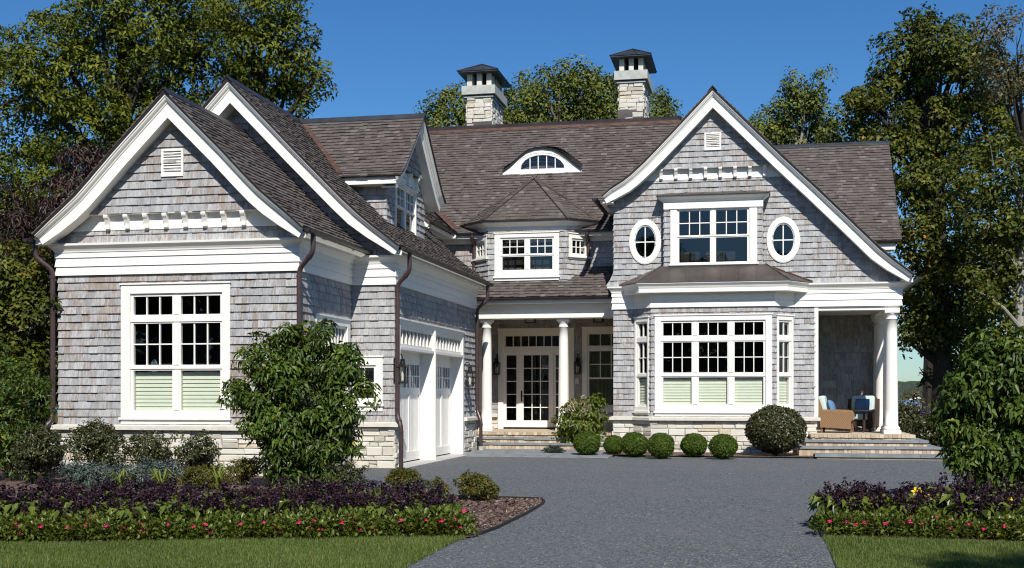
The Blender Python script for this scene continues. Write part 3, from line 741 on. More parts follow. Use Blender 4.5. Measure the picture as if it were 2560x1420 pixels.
# cornice, water table and stone base run round both wings
plan_sweep([(x1l, 27), (x1l, Y1), (x1r, Y1), (x1r, Y2), (x2r, Y2), (x2r, 31.2)], CORN, 'white', 'cornice')
plan_sweep([(x1l, 27), (x1l, Y1), (x1r, Y1), (x1r, Y2), (x2r, Y2), (x2r, yA-.01)], CAP, 'cap', 'water_table')
stone_run([(x1l, 22.5), (x1l, Y1), (x1r, Y1), (x1r, Y2), (x2r, Y2), (x2r, yA-.02)], -.03, .85)
plan_sweep([(x2r, yB+.01), (x2r, 31.2), (x2r-.5, 31.2)], CAP, 'cap', 'water_table')
stone_run([(x2r, yB+.02), (x2r, 31.2), (x2r-.4, 31.2)], -.03, .85)
def eave_soffit(x, xo, y0, y1, z0=4.42, zo=4.36):
    mb = MB(); mb.hexa([(x, y0, z0), (xo, y0, zo), (xo, y1, zo), (x, y1, z0), (x, y0, z0+.02), (xo, y0, zo+.12), (xo, y1, zo+.12), (x, y1, z0+.02)], .5); mb.build('eave_soffit', 'white', H)
eave_soffit(x1r, -7.98, 20.55, 23.88); eave_soffit(x2r, -7.06, 23.55, 31.4); eave_soffit(x1l, -13.4, 20.55, 26)
gutter((-7.86, 20.33, 4.50), (-7.86, 23.85, 4.50)); gutter((-6.96, 23.33, 4.50), (-6.96, 31.5, 4.50)); gutter((-13.48, 26, 4.46), (-13.48, 20.33, 4.46))
downspout([(-7.86, 20.62, 4.42), (-7.86, 20.62, 4.1), (-8.19, 20.78, 3.82), (-8.19, 20.78, .9), (-8.12, 20.68, .75), (-8.12, 20.68, .0)])
downspout([(-6.96, 23.75, 4.42), (-6.96, 23.75, 4.05), (-7.24, 23.82, 3.8), (-7.24, 23.82, 1.08), (-7.14, 23.74, .88), (-7.14, 23.74, .0)])
downspout([(-6.96, 31.1, 4.42), (-6.96, 31.1, 4.05), (-7.24, 31.05, 3.8), (-7.24, 31.05, 1.1), (-7.12, 30.98, .86), (-7.12, 30.98, .04)], shoe=True)
downspout([(-13.48, 20.66, 4.38), (-13.48, 20.66, 4.15), (-13.2, 20.8, 3.9), (-13.2, 20.8, 1.05), (-13.3, 20.7, .88), (-13.3, 20.7, 0)])
# dormer in the garage roof, looking right
Yd = 27.4; hw = 1.82
DI = [(Yd-hw, 6.12), (Yd-1.5, 6.32), (Yd-1.15, 6.62), (Yd, 7.70)]
DI += [(2*Yd-y, z) for y, z in DI[:-1]][::-1]
fmx = lambda y, z, x: Vector((x, y, z))
Xr = -7.78; Xw = -8.12
mb = MB(); sweep(mb, DI, [(0, Xr), (.17, Xr), (.17, Xr-.05), (0, Xr-.05)], fmx); rb = mb.build('rake_board', 'white', H)
mb = MB(); sweep(mb, DI, [(.16, Xr+.012), (.17, Xr+.022), (.185, Xr+.03), (.20, Xr+.06), (.23, Xr+.085), (.24, Xr+.1), (.26, Xr+.1), (.26, Xr), (.16, Xr)], fmx); mb.build('crown_moulding', 'white', rb)
mb = MB(); sweep(mb, DI, [(.01, Xr-.05), (.01, Xw-.02), (.03, Xw-.02), (.03, Xr-.05)], fmx); mb.build('soffit', 'white', rb)
mb = MB(); sweep(mb, DI, [(.262, Xr+.12), (.298, Xr+.125), (.298, Xr-.2), (.262, Xr-.2)], fmx); mb.build('drip_edge', 'bronze', rb)
out = off_path(DI, .30); k = 3
mb = MB(); Lf = out[:4]; ye = Lf[0][0]
shingles(mb, (0, ye, 0), (1, 0, 0), [(y-ye, z) for y, z in Lf], plain_lim(-10.8, Xr+.13), .135, (.09, .19), .026, jag=.025)
Rt = out[3:][::-1]; ye2 = Rt[0][0]
shingles(mb, (0, ye2, 0), (-1, 0, 0), [(ye2-y, z) for y, z in Rt], plain_lim(-Xr-.13, 10.8), .135, (.09, .19), .026, jag=.025)
dr = mb.build('dormer_roof', 'roof', H)
mb = MB(); sweep(mb, off_path(DI, .27), [(0, Xr+.1), (0, -10.8)], fmx, loop=False); mb.build('roof_deck', 'bronze', dr)
mb = MB(); az = out[3][1]
for sg in (-1, 1):
    mb.hexa([(-10.9, Yd, az+.03), (Xr+.14, Yd, az+.03), (Xr+.14, Yd+sg*.10, az-.06), (-10.9, Yd+sg*.10, az-.06), (-10.9, Yd, az+.07), (Xr+.14, Yd, az+.07), (Xr+.14, Yd+sg*.10, az-.035), (-10.9, Yd+sg*.10, az-.035)], .5)
mb.build('ridge_cap', 'capmetal', dr)
mb = MB(); pr_ = off_path(W2, RAKE, 1, True); pw = [p for p in pr_ if p[0] >= c2-.01]   # copper valley between dormer and garage roof
def roof2_x(z):
    q = sorted(pw, key=lambda p: p[1])
    for (xa, za), (xb, zb) in zip(q, q[1:]):
        if za <= z <= zb: return xa+(xb-xa)*(z-za)/(zb-za)
    return q[-1][0]
def dorm_y(z):
    q = out[:4]
    for (ya, za), (yb, zb) in zip(q, q[1:]):
        if za <= z <= zb: return ya+(yb-ya)*(z-za)/(zb-za)
    return q[0][0] if z < q[0][1] else q[-1][0]
vp = [Vector((roof2_x(z), dorm_y(z), z+.015)) for z in np.linspace(6.42, 7.95, 8)]
for a, b in zip(vp, vp[1:]):
    mb.quad(a+Vector((.02, -.13, .0)), b+Vector((.02, -.13, .0)), b+Vector((0, 0, .02)), a+Vector((0, 0, .02)), .5)
    mb.quad(a+Vector((0, 0, .02)), b+Vector((0, 0, .02)), b+Vector((.11, 0, .03)), a+Vector((.11, 0, .03)), .5)
mb.build('valley_flashing', 'copper', dr)
Fd = right(Xw)
o_, hd = window(Fd, (26.42, 28.16, 5.28, 6.42), [(26.56, 27.22, 3), (27.38, 28.04, 3)], [(5.42, 5.85, 1, 'plain'), (5.92, 6.33, 2, 'grid')], room=.7)
mb = MB(); shingles(mb, (Xw, 0, 0), (0, 1, 0), [(0, 5.1), (0, 7.7)], lambda z: (max(25.85, rake_x(DI, z, -1)) if z > 6.1 else 25.85, min(28.95, rake_x(DI, z, 1)) if z > 6.1 else 28.95), .151, (.08, .2), holes=[hd])
shingles(mb, (0, 25.85, 0), (1, 0, 0), [(0, 5.1), (0, 6.5)], plain_lim(-10.2, Xw+.016), .151, (.08, .2))
shingles(mb, (0, 28.95, 0), (-1, 0, 0), [(0, 5.1), (0, 6.5)], plain_lim(-Xw, 10.2), .151, (.08, .2)); dw = mb.build('dormer_wall', 'siding', H)
mb = MB(); mb.prism(Fd, [(26.2, 6.45), (28.6, 6.45), (28.25, 6.78), (26.55, 6.78)], 0, .03); bd = mb.build('gable_band', 'white', H)
for u in (26.75, 27.4, 28.05): bracket(bd, frame((Xw+.03, 0, 0), (0, 1, 0)), u, 6.76, .08, .12, .24)
mb = MB(); shingles(mb, (Xw+.12, 0, 0), (0, 1, 0), [(0, 6.78), (0, 7.75)], lambda z: (rake_x(DI, z, -1), rake_x(DI, z, 1)), .151, (.08, .2)); mb.build('dormer_wall', 'siding', H)
mb = MB(); mb.box(-10.1, 25.55, 6.2, Xw+.05, 25.86, 6.24); mb.box(-10.1, 25.5, 6.2, Xr, 25.56, 6.36); mb.build('eave_soffit', 'white', H)
# upper block behind the dormer with an eave to the right
UI = [(-13.0, 6.0), (-12.4, 6.4), (-10.8, 7.95), (-9.2, 6.4), (-8.6, 6.0)]
rake(UI, 31.0, 31.4); gable_roof(UI, 30.86, 35.6)
mb = MB(); shingles(mb, (-8.92, 0, 0), (0, 1, 0), [(0, 4.3), (0, 6.0)], plain_lim(31.4, 33.9), .151, (.08, .2))
mb.build('wall', 'siding', H); mb = MB()
shingles(mb, (0, 31.4, 0), (1, 0, 0), [(0, 4.5), (0, 8.0)], lambda z: (max(-12.8, rake_x(UI, z, -1)), min(-8.92, rake_x(UI, z, 1))), .151, (.08, .2)); mb.build('wall', 'siding', H)
eave_soffit(-8.92, -8.5, 31.05, 33.4, 6.0, 5.98)
gutter((-8.42, 30.85, 6.17), (-8.42, 33.3, 6.17))
mb = MB()
for i in range(5):
    t0, t1 = i/5, (i+1)/5; A = Vector((-8.42-t0*1.9, 33.28+t0*1.75, 6.2+t0*1.75)); B = Vector((-8.42-t1*1.9, 33.28+t1*1.75, 6.2+t1*1.75))
    mb.quad(A+Vector((-.05, -.06, .06)), B+Vector((-.05, -.06, .06)), B+Vector((.1, .05, .1)), A+Vector((.1, .05, .1)), .5)
mb.build('valley_flashing', 'copper', H)

# ---- main block
MR = [(33.45, 6.15), (33.85, 6.44), (34.4, 6.97), (37.75, 10.16)]
def main_y(z):
    for (ya, za), (yb, zb) in zip(MR, MR[1:]):
        if z <= zb: return ya+(yb-ya)*(z-za)/(zb-za)
    return MR[-1][0]
def main_z(y):
    for (ya, za), (yb, zb) in zip(MR, MR[1:]):
        if y <= yb: return za+(zb-za)*(y-ya)/(yb-ya)
    return MR[-1][1]
mb = MB()
shingles(mb, (0, 33.45, 0), (1, 0, 0), [(y-33.45, z) for y, z in MR], lambda z: (-12.6, -2.34+(10.16-z)*.9), .135, (.09, .2), .026, jag=.02)
roof_main = mb.build('roof', 'roof', H)
mb = MB()
for (ya, za), (yb, zb_) in zip(MR, MR[1:]): mb.quad((-12.6, ya+.02, za-.04), (-2.36+(10.16-za)*.9, ya+.02, za-.04), (-2.36+(10.16-zb_)*.9, yb+.02, zb_-.04), (-12.6, yb+.02, zb_-.04), .5)
mb.quad((-12.6, 37.75, 10.1), (-2.34, 37.75, 10.1), (1.3, 42.2, 6.1), (-12.6, 42.2, 6.1), .5)
mb.add([(1.3, 33.3, 6.1), (1.3, 42.2, 6.1), (-2.34, 37.75, 10.1)], ((0, 1, 2),), .5)
mb.add([(-12.6, 33.3, 6.1), (-12.6, 42.2, 6.1), (-12.6, 37.75, 10.1)], ((0, 2, 1),), .5)
mb.build('roof_deck', 'roof', roof_main)
mb = MB(); az = 10.16
for sg in (-1, 1):
    mb.hexa([(-12.65, 37.75, az+.03), (-2.3, 37.75, az+.03), (-2.3, 37.75+sg*.12, az-.07), (-12.65, 37.75+sg*.12, az-.07), (-12.65, 37.75, az+.07), (-2.3, 37.75, az+.07), (-2.3, 37.75+sg*.12, az-.035), (-12.65, 37.75+sg*.12, az-.035)], .5)
mb.tube([(-2.34, 37.75, az+.03), (1.3, 33.6, 6.4)], .06, 6, .5)
mb.build('ridge_cap', 'bronze', roof_main)
mb = MB(); mb.hexa([(-12.6, 37.5, 9.97), (-2.2, 37.5, 9.97), (-2.3, 37.58, 10.05), (-12.6, 37.58, 10.05), (-12.6, 37.5, 9.995), (-2.2, 37.5, 9.995), (-2.3, 37.58, 10.075), (-12.6, 37.58, 10.075)], .5)
mb.build('ridge_flashing', 'copper', roof_main)
mb = MB(); shingles(mb, (0, 33.8, 0), (1, 0, 0), [(0, 4.8), (0, 6.0)], plain_lim(-8.94, -3.68), .151, (.08, .2))
mb.build('wall', 'siding', H)
mb = MB(); mb.box(-8.92, 33.72, 5.88, -3.7, 33.82, 6.04); mb.box(-8.92, 33.5, 6.02, -3.7, 33.8, 6.05); mb.box(-8.9, 33.46, 6.0, -3.7, 33.5, 6.13); mb.build('eave_soffit', 'white', H)
gutter((-8.4, 33.40, 6.15), (-3.72, 33.40, 6.15), r=.06)
# back and end walls that close the block
mb = MB()
shingles(mb, (0, 42, 0), (-1, 0, 0), [(0, 0), (0, 6.1)], plain_lim(-1, 12.4), .2, (.3, .5))
shingles(mb, (-12.4, 42, 0), (0, -1, 0), [(0, 0), (0, 10)], lambda z: (max(0, z-6)*1.05, 10.6-max(0, z-6)*1.35), .2, (.3, .5)); mb.build('wall', 'siding', H)
# ---- entry porch
PR = [(32.65, 4.235), (33.0, 4.55), (33.85, 5.2)]
mb = MB(); shingles(mb, (0, 32.65, 0), (1, 0, 0), [(y-32.65, z) for y, z in PR], plain_lim(-9.0, -3.68), .125, (.09, .2), .026, jag=.02); pr2 = mb.build('porch_roof', 'roof', H)
mb = MB(); mb.quad((-9, 32.7, 4.22), (-3.7, 32.7, 4.22), (-3.7, 33.85, 5.15), (-9, 33.85, 5.15), .5); mb.build('roof_deck', 'bronze', pr2)
gutter((-8.9, 32.60, 4.21), (-3.72, 32.60, 4.21), r=.065)
mb = MB(); mb.box(-9, 32.7, 4.06, -3.7, 33.0, 4.09); mb.box(-9, 32.66, 4.06, -3.7, 32.7, 4.2); mb.build('eave_soffit', 'white', H)
mb = MB(); mb.box(-9, 33.0, 3.78, -3.7, 33.42, 4.08); mb.box(-9, 32.94, 3.665, -3.7, 33.44, 3.78); mb.box(-9, 32.97, 3.90, -3.7, 33.0, 4.06); mb.build('porch_beam', 'white', H)
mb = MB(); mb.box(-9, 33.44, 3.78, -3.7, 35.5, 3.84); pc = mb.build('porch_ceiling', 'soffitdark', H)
mb = MB(); mb.box(-3.72, 32.0, 0.4, -3.66, 35.5, 4.6); mb.build('wall', 'siding', H)
def column(x, y, z0, z1, r, name='column'):
    mb = MB(); h = z1-z0; pl = r*1.32
    prof = [(r*1.22, .09), (r*1.30, .11), (r*1.30, .15), (r*1.18, .17), (r*1.08, .185), (r*1.03, .21), (r, .3)]
    for i in range(9):
        t = i/8; prof.append((r*(1-.17*t**1.6), .3+(h-.3-.25)*t))
    rt = r*.83
    prof += [(rt*1.1, h-.245), (rt*1.12, h-.235), (rt*1.02, h-.22), (rt*1.02, h-.15), (rt*1.2, h-.12), (rt*1.28, h-.085)]
    mb.lathe((x, y, z0), prof, 28)
    c = mb.build(name, 'white', H, smooth=False)
    for p in c.data.polygons: p.use_smooth = len(p.vertices) == 4 and abs(p.normal.z) < .35
    mb = MB(); mb.box(x-pl, y-pl, z0, x+pl, y+pl, z0+.092); mb.build('plinth', 'white', c)
    mb = MB(); a = rt*1.36; mb.box(x-a, y-a, z1-.088, x+a, y+a, z1+.002); mb.build('capital', 'white', c)
FZ = .5
for px in (1217, 1409): column(on_y(px, 900, 33.2)[0], 33.2, FZ, 3.665, .15)
Y5 = 35.5; F5 = front(Y5)
zc = lambda py: ZY(py, Y5, 1340)
lw = window(F5, (-9.1, on_y(1206, 900, Y5)[0], 1.0, zc(820)), [(-8.98, -8.62, 2), (-8.56, on_y(1204, 900, Y5)[0]-.13, 2)], [(zc(1012), zc(948), 1, 'plain'), (zc(944), zc(884), 2, 'grid'), (zc(865), zc(840), 1, 'grid')], sill_z=1.14, room=.7)
rw_ = window(F5, (on_y(1456, 900, Y5)[0], -3.72, 1.0, zc(821)), [(on_y(1473, 900, Y5)[0], -3.86, 3)], [(zc(1012), zc(948), 1, 'plain'), (zc(944), zc(879), 2, 'grid'), (zc(865), zc(837), 1, 'grid')], sill_z=1.14, room=.7)
for w_, ua, ub in ((lw[0], -8.95, -8.3), (rw_[0], -4.85, -3.9)):
    cm = MB(); k = 26
    for i in range(k):
        u0, u1 = ua+(ub-ua)*i/k, ua+(ub-ua)*(i+1)/k
        cm.quad(F5(u0, -.16+.025*math.sin(i*1.9), 1.15), F5(u1, -.16+.025*math.sin((i+1)*1.9), 1.15), F5(u1, -.16+.02*math.sin((i+1)*1.9), 3.4), F5(u0, -.16+.02*math.sin(i*1.9), 3.4), .5)
    cm.build('curtain', 'curtain', w_)
dx0, dx1 = YX(1246, 1436, Y5)
# entry: casing, transom, sidelights and glazed door leaf
s0, s1 = YX(1266, 1291, Y5); l0, l1 = YX(1309, 1372, Y5); q0, q1 = YX(1389, 1414, Y5)
pz0, pz1 = zc(1051), zc(888)
mb = MB(); zt = zc(823)
mb.fbox(F5, dx0, dx0+.16, -.02, .05, FZ, zt-.13); mb.fbox(F5, dx1-.16, dx1, -.02, .05, FZ, zt-.13); mb.fbox(F5, dx0, dx1, -.02, .052, zt-.13, zt); mb.fbox(F5, dx0-.02, dx1+.02, -.02, .08, zt, zt+.03)
ent = mb.build('entry_surround', 'white', H)
mb = MB(); a, b = dx0+.16, dx1-.16; ta, tb2 = zc(866), zc(840)
mb.fbox(F5, a, b, -.07, .02, tb2, zt-.13); mb.fbox(F5, a, b, -.07, .03, pz1+.08, ta); mb.fbox(F5, a, a+.06, -.07, .018, ta, tb2); mb.fbox(F5, b-.06, b, -.07, .018, ta, tb2)
for i in range(1, 8):
    u = a+.06+(b-a-.12)*i/8; mb.fbox(F5, u-.013, u+.013, -.05, -.01, ta, tb2)
tw = mb.build('transom_window', 'white', H)
g = MB(); g.quad(F5(a, -.03, ta), F5(b, -.03, ta), F5(b, -.03, tb2), F5(a, -.03, tb2), .5); g.build('glass', 'glass', tw)
def glazed(u0, u1, g0, g1, nc, name, n0, n1):
    mb = MB(); zb, ztp = FZ+.05, pz1+.08
    mb.fbox(F5, u0, g0, n0, n1, zb, ztp); mb.fbox(F5, g1, u1, n0, n1, zb, ztp); mb.fbox(F5, g0, g1, n0, n1, zb, pz0); mb.fbox(F5, g0, g1, n0, n1, pz1, ztp)
    for i in range(1, nc):
        u = g0+(g1-g0)*i/nc; mb.fbox(F5, u-.012, u+.012, n0+.01, n1-.012, pz0, pz1)
    for i in range(1, 5):
        z = pz0+(pz1-pz0)*i/5; mb.fbox(F5, g0, g1, n0+.012, n1-.01, z-.012, z+.012)
    o = mb.build(name, 'white', H)
    g = MB(); m_ = (n0+n1)/2; g.quad(F5(g0, m_, pz0), F5(g1, m_, pz0), F5(g1, m_, pz1), F5(g0, m_, pz1), .5); g.build('glass', 'glass', o); return o
e0, e1 = YX(1299, 1382, Y5)
glazed(a, e0-.02, s0, s1, 1, 'sidelight', -.06, -.005); glazed(e1+.02, b, q0, q1, 1, 'sidelight', -.06, -.005)
dl = glazed(e0-.015, e1+.015, l0, l1, 3, 'entry_door', -.05, .015)
mb = MB(); hx_, hz = on_y(1304, 990, Y5); mb.fbox(F5, hx_-.02, hx_+.02, .015, .025, hz-.16, hz+.16, .5); mb.tube([F5(hx_, .02, hz), F5(hx_, .07, hz), F5(hx_+.11, .075, hz-.01)], .012, 8, .5); mb.build('handle', 'black', dl)
mb = MB(); mb.add([F5(a, -.08, FZ), F5(b, -.08, FZ), F5(b, -.08, zt-.1), F5(a, -.08, zt-.1), F5(a-.3, -3.2, FZ), F5(b+.3, -3.2, FZ), F5(b+.3, -3.2, zt), F5(a-.3, -3.2, zt)], ((4, 5, 6, 7), (0, 1, 5, 4), (1, 2, 6, 5), (2, 3, 7, 6), (3, 0, 4, 7)), .5); mb.build('room', 'room', ent)
mb = MB(); shingles(mb, (0, Y5, 0), (1, 0, 0), [(0, .95), (0, 3.8)], plain_lim(-9.1, -3.68), .151, (.08, .2), holes=[lw[1], rw_[1], (dx0+.05, dx1-.05, .4, zt-.05)]); mb.build('wall', 'siding', H)
stone_run([(-9.1, Y5), (dx0-.03, Y5)], FZ, .93); stone_run([(dx1+.03, Y5), (-3.75, Y5)], FZ, .93)
plan_sweep([(-9.1, Y5), (dx0-.01, Y5)], CAP, 'cap', 'water_table'); plan_sweep([(dx1+.01, Y5), (-3.75, Y5)], CAP, 'cap', 'water_table')
mb = MB(); u, z_ = on_y(1443, 953, Y5); mb.fbox(F5, u-.055, u+.055, .015, .04, z_-.09, z_+.09, .5); mb.build('doorbell_panel', 'cap', H)
def flush_light(x, y):
    mb = MB(); z = 3.78; mb.box(x-.15, y-.15, z-.03, x+.15, y+.15, z); mb.box(x-.16, y-.16, z-.05, x+.16, y+.16, z-.03)
    for sx in (-.13, .13):
        for sy in (-.13, .13): mb.box(x+sx-.012, y+sy-.012, z-.17, x+sx+.012, y+sy+.012, z-.05)
    mb.box(x-.14, y-.14, z-.19, x+.14, y+.14, z-.17)
    o = mb.build('ceiling_lantern', 'black', H)
    g = MB(); k = .125
    for p, q in (((-k, -k), (k, -k)), ((k, -k), (k, k)), ((k, k), (-k, k)), ((-k, k), (-k, -k))): g.quad((x+p[0], y+p[1], z-.17), (x+q[0], y+q[1], z-.17), (x+q[0], y+q[1], z-.05), (x+p[0], y+p[1], z-.05), .5)
    g.build('glass', 'glass', o)
flush_light(on_y(1326, 800, 34)[0], 34); flush_light(on_y(1496, 800, 34)[0], 34)
def wall_lantern(F, u, z, k_=.8):
    """black carriage lantern on a hooked bracket; z = middle of the glass box"""
    F0 = F; u0_, z0_ = u, z
    F = lambda a, b, c: F0(u0_+(a-u0_)*k_, b*k_, z0_+(c-z0_)*k_)
    mb = MB(); w = .105; n = .24
    mb.fbox(F, u-.06, u+.06, .015, .035, z-.22, z+.38)
    mb.tube([F(u, .03, z+.30), F(u, .06, z+.42), F(u, .13, z+.50), F(u, .21, z+.48), F(u, n, z+.38), F(u, n, z+.30)], .011, 7, .5)
    mb.tube([F(u, n, z+.22), F(u, n, z+.33)], [.055, .045], 10, .5); mb.tube([F(u, n, z+.33), F(u, n, z+.36)], [.062, .03], 10, .5)
    b = [F(u-w-.03, n-w-.03, z+.14), F(u+w+.03, n-w-.03, z+.14), F(u+w+.03, n+w+.03, z+.14), F(u-w-.03, n+w+.03, z+.14)]
    t = [F(u-.05, n-.05, z+.23), F(u+.05, n-.05, z+.23), F(u+.05, n+.05, z+.23), F(u-.05, n+.05, z+.23)]
    mb.hexa(b+t, .5)
    for su in (-w, w):
        for sn in (-w, w): mb.tube([F(u+su*.88, n+sn*.88, z-.25), F(u+su, n+sn, z+.14)], .011, 5, .5)
    mb.fbox(F, u-w-.01, u+w+.01, n-w-.01, n+w+.01, z-.275, z-.245)
    mb.fbox(F, u-.02, u+.02, .03, n-.1, z-.27, z-.25)
    o = mb.build('wall_lantern', 'black', H)
    g = MB(); k = w*.93
    for p, q in (((-k, -k), (k, -k)), ((k, -k), (k, k)), ((k, k), (-k, k)), ((-k, k), (-k, -k))): g.quad(F(u+p[0], n+p[1], z-.245), F(u+q[0], n+q[1], z-.245), F(u+q[0], n+q[1], z+.14), F(u+p[0], n+p[1], z+.14), .5)
    g.build('glass', 'glass', o)
    c = MB()
    for du in (-.03, .03): c.tube([F(u+du, n, z-.2), F(u+du, n, z-.02), F(u+du, n, z+.04)], [.016, .016, .004], 8, .5)
    c.build('candle_tube', 'bulb', o)
lz = on_x(1006, 932, x2r+.19)[1]
wall_lantern(F2r, on_x(1006, 930, x2r+.19)[0], lz); wall_lantern(F2r, on_x(1173, 935, x2r+.17)[0], lz-.02)
wall_lantern(F5, on_y(1241, 900, 35.26)[0], 2.35); wall_lantern(F5, on_y(1443, 910, 35.26)[0], 2.35)
# steps of the entry
def steps(x0l, xs_r, ys, zs, xl=None, yback=36, name='entry_steps', mats=('brick', 'bluestone', 'bluestone'), risers=True):
    o = None
    for i, (y, z, xr) in enumerate(zip(ys, zs, xs_r)):
        th = .055 if i else .075; xl_ = x0l[i] if isinstance(x0l, (list, tuple)) else x0l
        mb = MB(); x = xl_; first = True
        while x < xr-.02:                      # tread in separate stones
            l = (rnd.uniform(.095, .115) if i == 0 else rnd.uniform(.9, 1.6)); l = min(l, xr-x)
            if xr-(x+l) < .06: l = xr-x
            g = .003; bk = y+.22 if i == 0 else y+.5
            mb.box(x+g, y+rnd.uniform(-.008, .008), z-th+rnd.uniform(-.008, .004) , x+l-g, bk, z+rnd.uniform(-.002, .002), rnd.random()); x += l
        if i == 0: mb.box(xl_, y+.222, z-.06, xr, yback, z-.004, .6)
        else: mb.box(xl_, y+.3, z-th, xr-.01, yback-.5, z-.003, .5)
        t = mb.build(name, mats[i], H)
        zb = zs[i+1] if i+1 < len(zs) else -.05
        rb = MB(); x = xl_+.03
        while x < xr-.05:
            l = min(rnd.uniform(.09, .12), xr-.03-x); rb.box(x+.003, y+.035+rnd.uniform(-.006, .006), zb-.01, x+l-.003, y+.16, z-th, rnd.random()); x += l
        rb.box(xl_+.035, y+.06, zb-.01, xr-.035, yback-.6, z-th-.002, .3)
        rb.build('riser', 'brick', t)
steps(-9.0, (-3.7, -3.7, -3.7), (32.2, 31.88, 31.56), (FZ, .365, .23), yback=35.5)
# ---- bay dormer over the porch
bp = [(-8.0, 33.8), (-7.41, 33.2), (-5.17, 33.2), (-4.57, 33.8)]
Fb2 = front(33.2)
cz = lambda py: ZY(py, 33.2, 1318)
g1_, g2_ = YX(1256, 1311, 33.2), YX(1325, 1381, 33.2)
w1_, hb = window(Fb2, (*YX(1237, 1398, 33.2), 4.74, cz(583)), [(*g1_, 3), (*g2_, 3)], [(cz(674), cz(641), 1, 'plain'), (cz(634), cz(598), 2, 'grid')], sill_z=4.86, room=.55)
d45 = Vector((1, 1, 0)).normalized(); d45l = Vector((1, -1, 0)).normalized()
FR = frame((-5.17, 33.2, 0), d45); FL = frame((-8.0, 33.8, 0), d45l)
w2_, hr = window(FR, (.06, .80, 5.33, 6.04), [(.20, .64, 3)], [(5.50, 5.86, 2, 'grid')], sill_z=5.42, room=.2)
w3_, hl = window(FL, (.06, .80, 5.33, 6.04), [(.20, .64, 3)], [(5.50, 5.86, 2, 'grid')], sill_z=5.42, room=.2)
mb = MB(); shingles(mb, (0, 33.2, 0), (1, 0, 0), [(0, 4.6), (0, 6.24)], plain_lim(-7.42, -5.16), .151, (.08, .2), holes=[hb])
shingles(mb, FR.O, FR.U, [(0, 4.6), (0, 6.24)], plain_lim(-.01, .86), .151, (.08, .2), holes=[hr])
shingles(mb, FL.O, FL.U, [(0, 4.6), (0, 6.24)], plain_lim(-.02, .845), .151, (.08, .2), holes=[hl]); mb.build('dormer_wall', 'siding', H)
DC = [(0, 6.16), (.05, 6.16), (.05, 6.25), (.075, 6.255), (.21, 6.35), (.23, 6.36), (.23, 6.40), (0, 6.42)]
plan_sweep([(-8.3, 34.1)]+bp+[(-4.27, 34.1)], DC, 'white', 'cornice')
eb = off_path([(-8.3, 34.1)]+bp+[(-4.27, 34.1)], .29, -1)
plan_sweep([(-8.3, 34.1)]+bp+[(-4.27, 34.1)], [(.2, 6.395), (.30, 6.395), (.30, 6.43), (.2, 6.44)], 'bronze', 'drip_edge')
ez = 6.425; ap = Vector((-6.29, 34.35, 7.86))
P = [Vector((x, y, ez)) for x, y in eb]
mb = MB(); roof_face(mb, P[2], P[3], ap); roof_face(mb, P[3], P[4], ap); roof_face(mb, P[1], P[2], ap)
yb_ = main_y(7.86)
for sgn, e_ in ((1, P[4]), (-1, P[1])):
    rid = Vector((-6.29, yb_, 7.86)); bk = Vector((e_.x, main_y(ez)+.1, ez))
    mb.add([e_, bk, rid, ap], ((0, 1, 2, 3),), .4)
dbr = mb.build('dormer_roof', 'roof', H)
mb = MB()
for q in (P[1], P[2], P[3], P[4]):
    n_ = 11
    for i in range(n_):
        a = q.lerp(ap, i/n_); b = q.lerp(ap, (i+1)/n_+.02); sd = (b-a).cross(Z).normalized()*.085
        mb.hexa([a-sd+Z*.0, a+sd+Z*.0, b+sd+Z*.0, b-sd+Z*.0, a-sd+Z*.05, a+sd+Z*.05, b+sd+Z*.025, b-sd+Z*.025], rnd.random())
mb.build('hip_shingles', 'roof', dbr)
mb = MB()
for e_, sx in ((P[1], -1), (P[4], 1)):
    a = e_+Vector((sx*.02, .1, -.02)); b = Vector((e_.x+sx*.05, main_y(ez)+.02, ez+.03)); c = e_.lerp(ap, .33)+Vector((sx*.08, .18, .02))
    mb.tube([a, b], .035, 6, .5); mb.tube([b, Vector((e_.x*.66+ap.x*.34, main_y(6.95), 6.97))], .04, 6, .5)
mb.build('valley_flashing', 'copper', dbr)
for px, s_ in ((1186, -1), (1471, 1)):
    x = on_y(px, 620, 33.72)[0]; downspout([(x, 33.42, 6.1), (x, 33.42, 6.02), (x, 33.7, 5.86), (x, 33.7, 5.12), (x, 33.62, 5.04)], .055)
# ---- eyebrow window in the main roof
ye = 35.72; Fe = front(ye)
oc = [(1257, 430.5), (1276, 417), (1297, 397), (1317, 381), (1338, 373.4), (1358, 371.4), (1381.6, 374.6), (1399, 383.4), (1414.5, 394), (1434.4, 410), (1454, 424.5)]
OC = [on_y(*p, ye) for p in oc]
ic = [(1357-55*math.cos(t), 421.5-34*math.sin(t)+.0) for t in np.linspace(0, math.pi, 11)]
IC = [on_y(*p, ye) for p in ic]
zb0 = main_z(ye)-.02
mb = MB()
for i in range(10):
    a, b, c, d = OC[i], OC[i+1], IC[i+1], IC[i]
    mb.hexa([Fe(*p) for p in ((d[0], -.05, d[1]), (c[0], -.05, c[1]), (b[0], -.05, b[1]), (a[0], -.05, a[1]), (d[0], .03, d[1]), (c[0], .03, c[1]), (b[0], .03, b[1]), (a[0], .03, a[1]))], .5)
for e_ in (0, 10):
    mb.hexa([Fe(*p) for p in ((OC[e_][0], -.05, zb0-.12), (IC[e_][0], -.05, zb0-.12), (IC[e_][0], -.05, IC[e_][1]), (OC[e_][0], -.05, OC[e_][1]), (OC[e_][0], .03, zb0-.05), (IC[e_][0], .03, zb0-.05), (IC[e_][0], .03, IC[e_][1]), (OC[e_][0], .03, OC[e_][1]))], .5)
mb.fbox(Fe, IC[0][0]-.02, IC[10][0]+.02, -.05, .05, zb0-.1, min(IC[0][1], IC[10][1])+.015)
